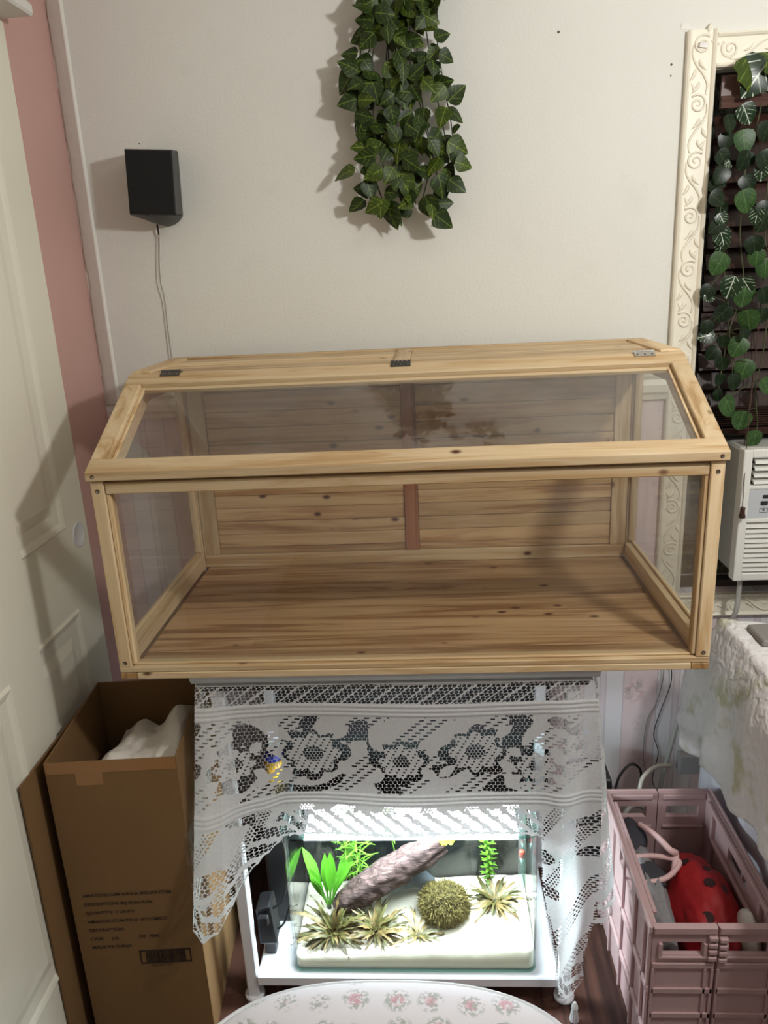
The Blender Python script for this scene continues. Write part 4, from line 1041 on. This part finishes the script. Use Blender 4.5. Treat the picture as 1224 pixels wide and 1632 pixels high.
for xf, sgn in ((CX0, 1), (CX1, -1)):
    xa, xb = sorted((xf, xf+sgn*0.010)); bm = bmesh.new()
    ya, yb = CY0+0.0105, CY1-0.0105
    box(bm, xa, xb, ya, yb, 0.005, CZ-0.07); box(bm, xa, xb, ya, ya+0.15, CZ-0.07, CZ-0.036); box(bm, xa, xb, yb-0.15, yb, CZ-0.07, CZ-0.036); box(bm, xa, xb, ya, yb, CZ-0.036, CZ)
    w = frombm('side_wall', bm, M_PINK, cr)
    x0_, x1_ = sorted((xf-sgn*0.007, xf-sgn*0.0002)); bm = bmesh.new()
    box(bm, x0_, x1_, CY0-0.004, CY1+0.004, CZ-0.014, CZ+0.003, 0.002); box(bm, x0_, x1_, CY0-0.002, CY1+0.002, 0.22, 0.236, 0.0015); box(bm, x0_, x1_, CY0-0.002, CY1+0.002, 0.10, 0.116, 0.0015)
    for yy in (CY0, CY0+0.035, -0.02, 0.08, 0.18, CY1-0.04, CY1-0.006): box(bm, x0_, x1_, yy, yy+0.007, 0.006, CZ-0.0145, 0.001)
    frombm('rib', bm, M_PINK, w)
    x0_, x1_ = sorted((xf+sgn*0.0102, xf+sgn*0.020)); bm = bmesh.new()
    box(bm, x0_, x1_, ya+0.03, yb-0.03, CZ-0.012, CZ, 0.002); box(bm, x0_, x1_, ya+0.06, ya+0.07, 0.15, CZ-0.0125, 0.001); box(bm, x0_, x1_, yb-0.07, yb-0.06, 0.15, CZ-0.0125, 0.001); box(bm, x0_, x1_, ya+0.06, yb-0.06, CZ-0.09, CZ-0.08, 0.001)
    frombm('inner_rib', bm, M_PINK, w)
for x0_, x1_ in ((CX0-0.004, CX0+0.014), (CX1-0.014, CX1+0.004)):
    for y0_, y1_ in ((CY0-0.004, CY0+0.012), (CY1-0.012, CY1+0.004)): pass
board('crate_base', CX0+0.0105, CX1-0.0105, CY0+0.0155, CY1-0.0155, 0.002, 0.010, M_PINK, cr, 0.001)

# things in the crate
def blob(name, c, r, mat, parent=None, amp=0.12, fr=9, sub=4, squash=1.0):
    bm = bmesh.new(); bmesh.ops.create_icosphere(bm, subdivisions=sub, radius=1)
    for v in bm.verts:
        q = v.co.copy(); k = 1+amp*noise.noise(q*fr*0.3+Vector(c)*5)+amp*0.35*noise.noise(q*fr)
        q = Vector((math.copysign(abs(q.x)**squash, q.x), math.copysign(abs(q.y)**squash, q.y), math.copysign(abs(q.z)**squash, q.z)))
        v.co = Vector(c)+Vector((q.x*r[0]*k, q.y*r[1]*k, q.z*r[2]*k))
    return frombm(name, bm, mat, parent, True)
lb = thing('ladybug_bag', 'crumpled red bag with black ladybug spots lying in the crate', 'bag', (1.215, 0.05, 0.2))
M_RED = plain('red_nylon', srgb(150, 10, 18), 0.6, vary=0.12, nscale=12, bump=0.5, bscale=22, bdist=0.006)
LC, LR = Vector((1.222, 0.045, 0.245)), Vector((0.072, 0.150, 0.105))
body = blob('bag_body', LC, LR, M_RED, lb, 0.10, 8, 5)
for v in body.data.vertices:
    d = v.co-LC; th_ = math.atan2(d.x/LR.x, d.y/LR.y); e = max(0, 1-(d.z/LR.z)*0.9)
    v.co = LC+d*(1+0.035*math.sin(th_*9+d.z*60)*e*0.8+0.03*abs(noise.noise(d*22)))
    if th_ < -2.2 or th_ < -1.2: v.co.x -= 0.010*e
M_SPOT = plain('black_spot_print', srgb(44, 12, 14), 0.5)
for dx, dy, rr_ in ((0.25, 0.25, 0.012), (0.0, -0.1, 0.012), (0.42, -0.12, 0.013), (0.55, 0.35, 0.012), (-0.35, -0.55, 0.013), (-0.1, -0.72, 0.014), (-0.35, 0.45, 0.011)):
    n_ = Vector((dx, dy, math.sqrt(max(0.05, 1-dx*dx-dy*dy)))); kk = 1+0.10*noise.noise(n_*2.4+LC*5)+0.035*noise.noise(n_*8)
    c = LC+Vector((n_.x*LR.x, n_.y*LR.y, n_.z*LR.z))*(kk+0.022); nn = Vector((n_.x/LR.x, n_.y/LR.y, n_.z/LR.z)).normalized()
    bm = bmesh.new(); disc(bm, c-nn*0.004, nn, rr_, 0.0042, 16); frombm('spot', bm, M_SPOT, body)
gb = thing('grey_bag', 'grey and charcoal fabric bag with pale pink straps in the crate', 'bag', (1.12, 0.1, 0.2))
M_GREYF = plain('heather_grey_fabric', srgb(136, 134, 136), 0.9, vary=0.3, nscale=160, bump=0.5, bscale=60, bdist=0.004); M_CHAR = plain('charcoal_fabric', srgb(58, 58, 64), 0.8, vary=0.1)
blob('bag_body', (1.110, 0.085, 0.262), (0.038, 0.185, 0.075), M_GREYF, gb, 0.12, 10)
blob('bag_flap', (1.105, 0.215, 0.320), (0.032, 0.055, 0.030), M_CHAR, gb, 0.15, 9, 3)
blob('bag_pocket', (1.112, 0.085, 0.322), (0.032, 0.045, 0.018), M_CHAR, gb, 0.2, 9, 3)
M_STRAP = plain('pale_pink_strap', srgb(222, 184, 182), 0.6)
tubeobj('strap', [at(1018, 1313, z=0.355), at(1045, 1332, z=0.362), at(1068, 1355, z=0.362), at(1077, 1362, z=0.345), at(1072, 1395, z=0.32)], [0.0065, 0.008, 0.008, 0.008, 0.006], M_STRAP, gb, 8)
tubeobj('strap', [at(1002, 1367, z=0.33), at(1040, 1364, z=0.338), at(1076, 1370, z=0.338), at(1082, 1378, z=0.335), at(1064, 1398, z=0.332), at(1035, 1406, z=0.33), at(1012, 1402, z=0.32)], 0.0062, M_STRAP, gb, 8)
bk = lambda u, v: at(u, v, z=0.315)
bm = bmesh.new(); hexa(bm, [bk(1050, 1438)-Vector((0, 0, .004)), bk(1061, 1438)-Vector((0, 0, .004)), bk(1058, 1412)-Vector((0, 0, .004)), bk(1051, 1412)-Vector((0, 0, .004)), bk(1050, 1438), bk(1061, 1438), bk(1058, 1412), bk(1051, 1412)], 0.001); frombm('buckle', bm, M_STRAP, gb)
o = blob('white_pouch', (1.276, -0.050, 0.255), (0.022, 0.055, 0.095), plain('white_canvas', srgb(206, 200, 194), 0.8, vary=0.08, nscale=20), None, 0.1, 6, 4)
tag(o, 'off-white canvas pouch squeezed between ladybug bag and crate wall', 'pouch')

# ------------------------------------------------------------------ quilt covered side table
stb = thing('side_table', 'low side table hidden under the pale ruffled quilt', 'table', (1.70, 0.05, 0))
board('tabletop', 1.375, 2.05, -0.33, 0.325, 0.775, 0.80, M_WHITE, stb, 0.004)
for x0_ in (1.39, 2.0):
    for y0_ in (-0.31, 0.275): board('leg', x0_, x0_+0.035, y0_, y0_+0.035, 0, 0.7745, M_WHITE, stb, 0.003)
def quiltmat():
    t = NT('ruffled_quilt'); t.set(Roughness=0.9); v = t.coords()
    n = t.noise(v, 7, 4, 0.6)
    c = t.ramp(n, [(0.55, srgb(238, 236, 236)), (0.64, srgb(190, 190, 152))]).outputs[0]
    t.l(t.mix(t.math('MULTIPLY', t.noise(v, 40, 3), 0.5), c, srgb(224, 222, 222)), t.b.inputs['Base Color'])
    w = t.add('ShaderNodeTexWave'); w.inputs['Scale'].default_value = 9; w.inputs['Distortion'].default_value = 14; w.inputs['Detail'].default_value = 3; w.inputs['Detail Scale'].default_value = 2.0; t.l(v, w.inputs['Vector'])
    t.bump(t.math('ADD', w.outputs['Fac'], t.math('MULTIPLY', t.noise(v, 45, 3), 0.8)), 0.5, 0.004); return t.m
nu, nv = 90, 110; V = []; Fc = []
for j in range(nv+1):
    for i in range(nu+1):
        u, v = i/nu, j/nv       # u along y from back to front; v from top (far right) to hem
        d = v*1.05              # path length from x=2.0
        tl = 0.66
        ybk = 0.335+0.19*max(0, (d-0.55)/0.5); yfr = -0.36
        y = ybk+(yfr-ybk)*u
        hemz = float(np.interp(y, [-0.4, -0.05, 0.06, 0.16, 0.25, 0.385, 0.487, 0.55], [0.55, 0.515, 0.50, 0.472, 0.486, 0.437, 0.437, 0.47]))
        if d < tl: x = 2.0-d; z = 0.806
        else:
            k = (d-tl)/(1.05-tl); x = 1.34-0.035*math.sin(min(1, k*2)*math.pi/2)-0.015*k+0.010*math.sin(y*38+1)*k; z = 0.806-(0.806-hemz)*(k**1.25)
        rw = 0.007*noise.noise(Vector((x*14, y*14, z*9)))+0.003*noise.noise(Vector((x*60, y*60, z*40)))
        x -= rw if d > tl*0.97 else 0; z += 0.006+abs(rw) if d < tl*1.03 else 0
        V.append((x, y, z))
for j in range(nv):
    for i in range(nu):
        a = j*(nu+1)+i; Fc.append((a, a+1, a+nu+2, a+nu+1))
o = mesh('quilt', V, Fc, quiltmat(), None, True); o.modifiers.new('thickness', 'SOLIDIFY').thickness = 0.006
tag(o, 'white and sage green ruffled quilt draped over the side table', 'quilt')
# plain white undercloth below the hem
V = []; Fc = []
for j in range(13):
    for i in range(41):
        u, v = i/40, j/12; y = 0.46-0.62*u
        V.append((1.352+0.010*math.sin(u*24)*v-0.006*v, y, 0.62-0.36*v))
for j in range(12):
    for i in range(40): a = j*41+i; Fc.append((a, a+1, a+42, a+41))
o = mesh('under_cloth', V, Fc, plain('plain_white_cotton', srgb(214, 212, 220), 0.85), None, True); o.modifiers.new('thickness', 'SOLIDIFY').thickness = 0.002
tag(o, 'plain white cloth hanging below the quilt hem behind the crate', 'cloth')
bm = bmesh.new(); c = at(1224, 1012, z=0.83)
hexa(bm, [(c.x-0.028, c.y-0.04, 0.821), (c.x+0.12, c.y-0.05, 0.821), (c.x+0.13, c.y+0.06, 0.821), (c.x-0.030, c.y+0.05, 0.821), (c.x-0.026, c.y-0.038, 0.835), (c.x+0.118, c.y-0.048, 0.835), (c.x+0.128, c.y+0.058, 0.835), (c.x-0.028, c.y+0.048, 0.835)], 0.003)
o = frombm('grey_folder', bm, plain('grey_board', srgb(140, 136, 132), 0.6)); tag(o, 'grey flat folder lying on top of the quilt', 'folder')

# cables at the wall behind the crate
def wire(lab, pts, r, mat):
    o = tubeobj('cable', pts, r, mat); tag(o, lab, 'cable'); return o
wire('thin grey wire hanging down the wallpaper, nearer the table', [at(1058, 1060, y=0.645), at(1056, 1085, y=0.65), at(1046, 1120, y=0.652), at(1031, 1150, y=0.652), at(1025, 1200, y=0.652), at(1028, 1232, y=0.65), at(1012, 1262, y=0.60)], 0.0015, M_WIREG)
wire('thin dark wire hanging down the wallpaper, nearer the quilt', [at(1070, 1060, y=0.645), at(1069, 1090, y=0.65), at(1052, 1135, y=0.652), at(1042, 1170, y=0.652), at(1049, 1200, y=0.652), at(1040, 1240, y=0.62), at(1046, 1262, y=0.58)], 0.0015, plain('dark_wire', srgb(70, 66, 68), 0.5))
wire('black cable looping up behind the crate', [at(980, 1262, y=0.50), at(987, 1238, y=0.52), at(1005, 1218, y=0.54), at(1021, 1228, y=0.55), at(1020, 1262, y=0.52)], 0.004, M_BLACK)
wire('cream cable arching behind the crate', [at(1018, 1268, y=0.46), at(1024, 1240, y=0.48), at(1045, 1222, y=0.52), at(1070, 1220, y=0.56)], 0.006, plain('cream_cable', srgb(196, 190, 180), 0.5))
bm = bmesh.new(); c = at(1100, 1215, y=0.56); box(bm, c.x-0.035, c.x+0.035, 0.545, 0.58, c.z-0.03, c.z+0.03, 0.006, 2)
o = frombm('wall_plug', bm, plain('grey_plug', srgb(150, 148, 150), 0.5)); tag(o, 'grey plug adapter on the wall behind the crate', 'plug')
bm = bmesh.new(); c = at(968, 1240, y=0.45); hexa(bm, [(c.x-0.05, 0.42, 0), (c.x+0.03, 0.42, 0), (c.x+0.03, 0.52, 0), (c.x-0.05, 0.52, 0), (c.x-0.05, 0.42, c.z+0.02), (c.x+0.005, 0.42, c.z+0.015), (c.x+0.005, 0.52, c.z+0.015), (c.x-0.05, 0.52, c.z+0.02)], 0.004)
o = frombm('black_case', bm, M_BLACK); tag(o, 'black plastic case behind the lace cloth beside the crate', 'case')

# ------------------------------------------------------------------ wall speaker
sk = thing('wall_speaker', 'black wedge-shaped speaker mounted on the white wall with thin wires', 'speaker', (0.0, 0.61, 1.79))
f4 = [Vector((-0.0485, 0.56, 1.962)), Vector((0.0655, 0.56, 1.954)), Vector((0.0575, 0.56, 1.812)), Vector((-0.0560, 0.56, 1.818))]
b4 = [Vector((-0.035, YW-0.001, 1.972)), Vector((0.0500, YW-0.001, 1.966)), Vector((0.0445, YW-0.001, 1.818)), Vector((-0.040, YW-0.001, 1.824))]
bm = bmesh.new(); hexa(bm, [f4[3], f4[2], b4[2], b4[3], f4[0], f4[1], b4[1], b4[0]], 0.002); frombm('cabinet', bm, M_SPK, sk)
bm = bmesh.new(); gg = [p+Vector((0, -0.004, 0)) for p in f4]; ins_ = lambda q, k: q[0].lerp((f4[0]+f4[2])/2, k)
cc = (f4[0]+f4[2])/2
G1 = [cc+(p-cc)*0.97+Vector((0, -0.0005, 0)) for p in f4]; G2 = [cc+(p-cc)*0.95+Vector((0, -0.005, 0)) for p in f4]
hexa(bm, [G1[3], G1[2], G1[1], G1[0], G2[3], G2[2], G2[1], G2[0]]); frombm('grille', bm, M_BLACKFAB, sk)
bm = bmesh.new(); rows = []
for i in range(9):
    s = i/8; dp = 0.026*math.sin(math.pi*s)**0.7
    a = f4[3].lerp(f4[2], s); b = b4[3].lerp(b4[2], s)
    rows.append([bm.verts.new(a+Vector((0, 0.002, -0.0003))), bm.verts.new(a.lerp(b, 0.45)+Vector((0, 0, -dp*0.75-0.0003))), bm.verts.new(b+Vector((0, -0.001, -dp-0.0003)))])
for i in range(8):
    for k in range(2): bm.faces.new([rows[i][k], rows[i][k+1], rows[i+1][k+1], rows[i+1][k]])
frombm('curved_base', bm, M_SPK, sk, True)
tubeobj('plug', [(-0.0195, 0.645, 1.80), (-0.0195, 0.648, 1.775)], 0.0022, M_BLACK, sk, 6)
tubeobj('wire', [(-0.0195, 0.648, 1.778), at(251, 380, y=0.655), at(250, 410, y=0.656), at(251, 450, y=0.657), at(259, 480, y=0.657), at(264, 520, y=0.657), at(270, 570, y=0.657), at(273, 600, y=0.657)], 0.0011, M_WIRE, sk, 5)
tubeobj('wire', [(-0.0180, 0.648, 1.778), at(255, 380, y=0.655), at(255, 420, y=0.656), at(257, 450, y=0.657), at(263, 475, y=0.657), at(268, 520, y=0.657), at(274, 565, y=0.657), at(277, 600, y=0.657)], 0.0011, M_WIRE, sk, 5)

# ------------------------------------------------------------------ ivy bunch on the wall
iv = thing('hanging_ivy', 'bunch of dark green artificial ivy hanging on the white wall', 'artificial ivy', (0.61, 0.63, 2.49))
bm = bmesh.new(); disc(bm, (0.61, YW-0.0005, 2.495), (0, -1, 0), 0.008, 0.004); tube(bm, [(0.61, YW-0.004, 2.495), (0.61, 0.632, 2.493), (0.61, 0.630, 2.505)], 0.003, 6); frombm('hook', bm, M_SCREW, iv)
IVM = [leafmesh('ivy_leaf_shape', IVYO, c_, mt, cu_) for mt in (M_IVY, M_IVY, M_IVY2) for c_, cu_ in ((0.28, 0.12), (-0.18, 0.22), (0.12, 0.3))]
zz = lambda x, y: at(500+x*0.245, y*0.245, y=R.uniform(0.575, 0.605))
outl = [(370,60,255,10),(380,130,260,120),(370,190,262,230),(275,345,165,330),(278,455,165,400),(250,480,158,605),(375,540,250,560),(290,640,155,675),(340,730,285,865),(385,960,250,950),(390,1010,265,1050),(385,1100,290,1110),(255,1110,120,1145),(370,1235,250,1215),(320,1305,230,1390),(480,1330,525,1500),(730,1290,800,1440),(795,1400,905,1482),(805,1325,915,1315),(890,1175,990,1245),(930,1055,1040,1085),(885,930,1015,990),(880,710,985,772),(885,650,990,548),(795,545,910,530),(825,350,920,385),(795,245,890,210),(715,130,800,200),(700,10,718,105),(640,15,715,0),(815,1150,850,1292),(930,810,900,880),(440,1300,430,1420),(560,1150,650,1300),(620,1240,600,1370),(500,700,530,820),(640,560,690,660),(560,520,600,700),(740,800,640,830),(700,900,695,1010),(620,980,640,1110),(560,930,530,1060),(470,420,580,500),(480,100,550,180),(540,230,600,320),(350,790,400,880),(330,400,390,480)]
nL = 0
for bx_, by_, tx_, ty_ in outl:
    b = zz(bx_, by_); tp = zz(tx_, ty_); tp.y = b.y-R.uniform(-0.01, 0.02)
    place(R.choice(IVM), 'leaf', iv, b, tp, Vector((R.uniform(-.4, .4), -1, R.uniform(-.1, .6))), None, R.uniform(-.5, .5)); nL += 1
def ivy_env(z):
    zs = [1.76, 1.80, 1.86, 1.93, 2.0, 2.08, 2.15, 2.24, 2.33, 2.42, 2.49]
    return np.interp(z, zs, [0.555, 0.52, 0.50, 0.49, 0.475, 0.475, 0.50, 0.515, 0.50, 0.53, 0.59]), np.interp(z, zs, [0.68, 0.715, 0.735, 0.735, 0.725, 0.705, 0.70, 0.70, 0.72, 0.68, 0.63])
def strand_leaf(z):
    a, b = ivy_env(z); x = R.uniform(a+0.012, b-0.012); y = R.uniform(0.575, 0.635)
    bs = Vector((x, y, z)); th_ = R.gauss(0, 1.1); d = Vector((math.sin(th_), R.uniform(-.5, .1), -math.cos(th_)*0.9)).normalized()
    place(R.choice(IVM), 'leaf', iv, bs, bs+d, Vector((R.uniform(-.6, .6), -1, R.uniform(-.2, .7))), R.uniform(0.034, 0.046), R.uniform(-.6, .6))
for i in range(245): strand_leaf(R.uniform(1.80, 2.48) if i > 40 else R.uniform(2.20, 2.48))
for s in range(11):
    xs = 0.50+0.022*s; pts = [Vector((0.61, 0.63, 2.495))]
    zend = R.uniform(1.76, 1.95)
    for k in range(1, 8):
        f = k/7; a, b = ivy_env(2.49-(2.49-zend)*f)
        pts.append(Vector((a+0.02+(b-a-0.04)*(s/10)+R.uniform(-.012, .012), R.uniform(0.60, 0.645), 2.49-(2.49-zend)*f)))
    tubeobj('stem', pts, 0.0014, M_VINED, iv, 5, 5)
# a loose sprig higher up on the wall
iv2 = thing('ivy_sprig', 'short loose ivy sprig pinned high on the wall above the bunch', 'artificial ivy', (0.80, 0.63, 2.54))
tubeobj('stem', [(0.71, 0.645, 2.56), (0.78, 0.64, 2.54), (0.86, 0.64, 2.52), (0.91, 0.645, 2.50)], 0.0015, M_VINED, iv2, 5)
for k in range(20):
    bs = Vector((R.uniform(0.73, 0.9), R.uniform(0.6, 0.64), R.uniform(2.50, 2.58))); th_ = R.gauss(0, 1.0)
    place(R.choice(IVM), 'leaf', iv2, bs, bs+Vector((math.sin(th_), -.2, -math.cos(th_))), (R.uniform(-.5, .5), -1, .4), R.uniform(.032, .042))

# ------------------------------------------------------------------ ivy vines in front of the blind
VG = [leafmesh('vine_leaf_green', RNDO, 0.18, M_IVYG, 0.15), leafmesh('vine_leaf_green_b', RNDO, -0.12, M_IVYG, 0.25)]
VD = [leafmesh('vine_leaf_dark', RNDO, 0.2, leafmat('ivy_leaf_deep', srgb(12, 24, 12), srgb(24, 40, 20), srgb(60, 84, 48), 0.5), 0.2)]; VW = [leafmesh('vine_leaf_white', RNDO, 0.15, M_IVYW, 0.2)]
def vine(label, stem, leaves, y=0.618):
    P0 = at(*stem[0], y=y)
    P = thing('ivy_vine', label, 'artificial ivy', P0)
    pts = [at(u, v, y=y+0.012+0.004*math.sin(k*2.0)) for k, (u, v) in enumerate(stem)]
    tubeobj('stem', pts, 0.0016, M_VINE, P, 5, 5)
    for (u, v, px, kind, ang) in leaves:
        s = px*0.00145; c = at(u, v, y=y-R.uniform(0, 0.016))
        d = Vector((math.sin(math.radians(ang)), R.uniform(-.15, .05), -math.cos(math.radians(ang)))).normalized()
        b = c-d*s*0.45
        me = R.choice({'g': VG, 'd': VD, 'w': VW}[kind])
        place(me, 'leaf', P, b, b+d, Vector((R.uniform(-.35, .35), -1, R.uniform(0, .5))), s, R.uniform(-.35, .35))
        q = min(pts, key=lambda p: (p-b).length)
        tubeobj('leaf_stalk', [q, q.lerp(b, 0.5)+Vector((0, -0.004, 0.004)), b+d*0.002], 0.0009, M_VINE, P, 4, 3)
c1 = lambda x, y: (1104+x*0.196, 80+y*0.196)
c2 = lambda x, y: (1104+x*0.2083, 380+y*0.2083)
L1 = [(*c1(300, 600), 26, 'd', 20), (*c1(270, 740), 24, 'd', -10), (*c1(250, 880), 26, 'd', 40), (*c1(245, 935), 22, 'w', -60), (*c1(230, 1020), 26, 'd', -30), (*c1(190, 1090), 24, 'd', -50), (*c1(200, 1210), 26, 'd', 60), (*c1(225, 1300), 24, 'd', -20), (*c1(240, 1375), 20, 'w', 30), (*c1(190, 1440), 24, 'd', -60), (*c1(240, 1520), 28, 'w', 20),
      (*c2(220, 40), 26, 'w', -10), (*c2(205, 195), 34, 'g', -25), (*c2(110, 415), 24, 'd', -30), (*c2(130, 450), 18, 'w', 70), (*c2(110, 680), 22, 'd', 0), (*c2(105, 745), 26, 'w', -80), (*c2(150, 880), 24, 'd', -40), (*c2(235, 790), 20, 'd', 10), (*c2(225, 960), 22, 'd', 10), (*c2(205, 1080), 20, 'd', -10), (*c2(190, 1200), 20, 'd', 20)]
vine('ivy vine hanging closest to the embossed window casing', [c1(420, 440), c1(330, 620), c1(250, 900), c1(230, 1200), c1(230, 1500), c2(240, 250), c2(270, 500), c2(265, 740), c2(230, 950), c2(190, 1200)], L1)
L2 = [(*c1(440, 520), 30, 'w', 30), (*c1(420, 740), 32, 'g', 10), (*c1(420, 900), 28, 'd', -20), (*c1(450, 1080), 26, 'd', 30), (*c1(430, 1230), 34, 'g', 20), (*c1(520, 1350), 24, 'w', -10),
      (*c2(290, 375), 34, 'w', -20), (*c2(415, 360), 26, 'w', 30), (*c2(395, 440), 34, 'g', -5), (*c2(225, 575), 30, 'd', -40), (*c2(425, 630), 34, 'g', 10), (*c2(390, 740), 26, 'd', 0), (*c2(345, 830), 32, 'g', -30), (*c2(395, 1000), 32, 'g', -20), (*c2(315, 1100), 28, 'd', 15)]
vine('ivy vine hanging in the middle of the dark blind', [c1(560, 440), c1(500, 700), c1(430, 950), c1(400, 1250), c1(385, 1500), c2(375, 150), c2(385, 300), c2(330, 560), c2(280, 720), c2(300, 950), c2(310, 1080)], L2, 0.612)
L3 = [(*c1(600, 660), 28, 'd', -20), (*c1(590, 900), 30, 'd', 20), (*c1(560, 1000), 22, 'w', 0), (*c1(590, 1300), 28, 'd', 10), (*c1(570, 1400), 30, 'd', -30), (*c1(500, 1590), 28, 'd', 10),
      (*c2(470, 60), 30, 'd', -20), (*c2(560, 230), 30, 'g', 5), (*c2(490, 150), 26, 'g', 0), (*c2(550, 440), 26, 'd', 20), (*c2(285, 1285), 36, 'g', 35), (*c2(370, 1395), 32, 'g', -10), (*c2(475, 1540), 30, 'g', -5), (*c2(565, 1130), 28, 'g', 30), (*c2(530, 590), 24, 'd', 0)]
vine('ivy vine with pale green leaves reaching down to the air conditioner', [c1(612, 440), c1(640, 800), c1(600, 1200), c1(590, 1550), c2(590, 150), c2(575, 500), c2(550, 800), c2(510, 1000), c2(480, 1100), c2(485, 1300), c2(495, 1400), c2(480, 1620)], L3, 0.606)
# big leaf over the casing
P = thing('ivy_vine', 'large shiny ivy leaf cluster hanging over the top window casing', 'artificial ivy', at(1224, 85, y=0.625))
tubeobj('stem', [at(1180, 100, y=0.625), at(1215, 88, y=0.62), at(1260, 80, y=0.625)], 0.002, M_VINE, P, 5)
BIG = leafmesh('big_ivy_leaf', [(0.2, -0.08), (0.5, 0.0), (0.62, 0.16), (0.5, 0.34), (0.56, 0.5), (0.36, 0.66), (0.2, 0.86), (0.005, 1.0)], 0.15, M_IVYW, 0.25)
BIG2 = leafmesh('big_ivy_leaf_b', [(0.2, -0.08), (0.5, 0.0), (0.62, 0.16), (0.5, 0.34), (0.56, 0.5), (0.36, 0.66), (0.2, 0.86), (0.005, 1.0)], 0.15, M_IVY2, 0.25)
for (u, v, s, ang, me) in ((1196, 92, 0.075, 15, BIG2), (1222, 100, 0.08, -35, BIG), (1240, 90, 0.08, 30, BIG2)):
    b = at(u, v, y=0.605); d = Vector((math.sin(math.radians(ang)), -.1, -math.cos(math.radians(ang)))); place(me, 'leaf', P, b, b+d, (0.1, -1, 0.3), s)

# small marks on the wall: tape scraps and nail holes
for lab, u, v, s in (('clear shiny tape scrap on the wall beside the casing corner', 1093, 42, 0.011), ('clear shiny tape scrap stuck on the casing top', 1122, 71, 0.010)):
    c = at(u, v, y=YW-(0.001 if u < 1100 else 0.021)); bm = bmesh.new()
    hexa(bm, [c+Vector((-s, 0, -s*.4)), c+Vector((s, 0, -s*.7)), c+Vector((s, 0.0008, -s*.7)), c+Vector((-s, 0.0008, -s*.4)), c+Vector((-s*.8, -0.002, s*.7)), c+Vector((s*.8, -0.001, s*.4)), c+Vector((s*.8, 0.0005, s*.4)), c+Vector((-s*.8, 0.0005, s*.7))])
    o = frombm('tape_scrap', bm, plain('shiny_tape', srgb(232, 230, 224), 0.08)); tag(o, lab, 'tape')
for lab, u, v, r in (('dark nail hole in the wall, upper of the pair by the casing', 1070, 103, 0.0026), ('dark nail hole in the wall, lower of the pair by the casing', 1069, 121, 0.002), ('small chipped mark on the wall between ivy and window', 890, 51, 0.003), ('tiny nail hole just above the speaker', 222, 229, 0.0016)):
    c = at(u, v, y=YW); bm = bmesh.new(); disc(bm, (c.x, YW+0.0002, c.z), (0, -1, 0), r, 0.0008, 10); o = frombm('nail_hole', bm, plain('dark_nail_hole', srgb(90, 80, 68), 0.8)); tag(o, lab, 'nail hole')
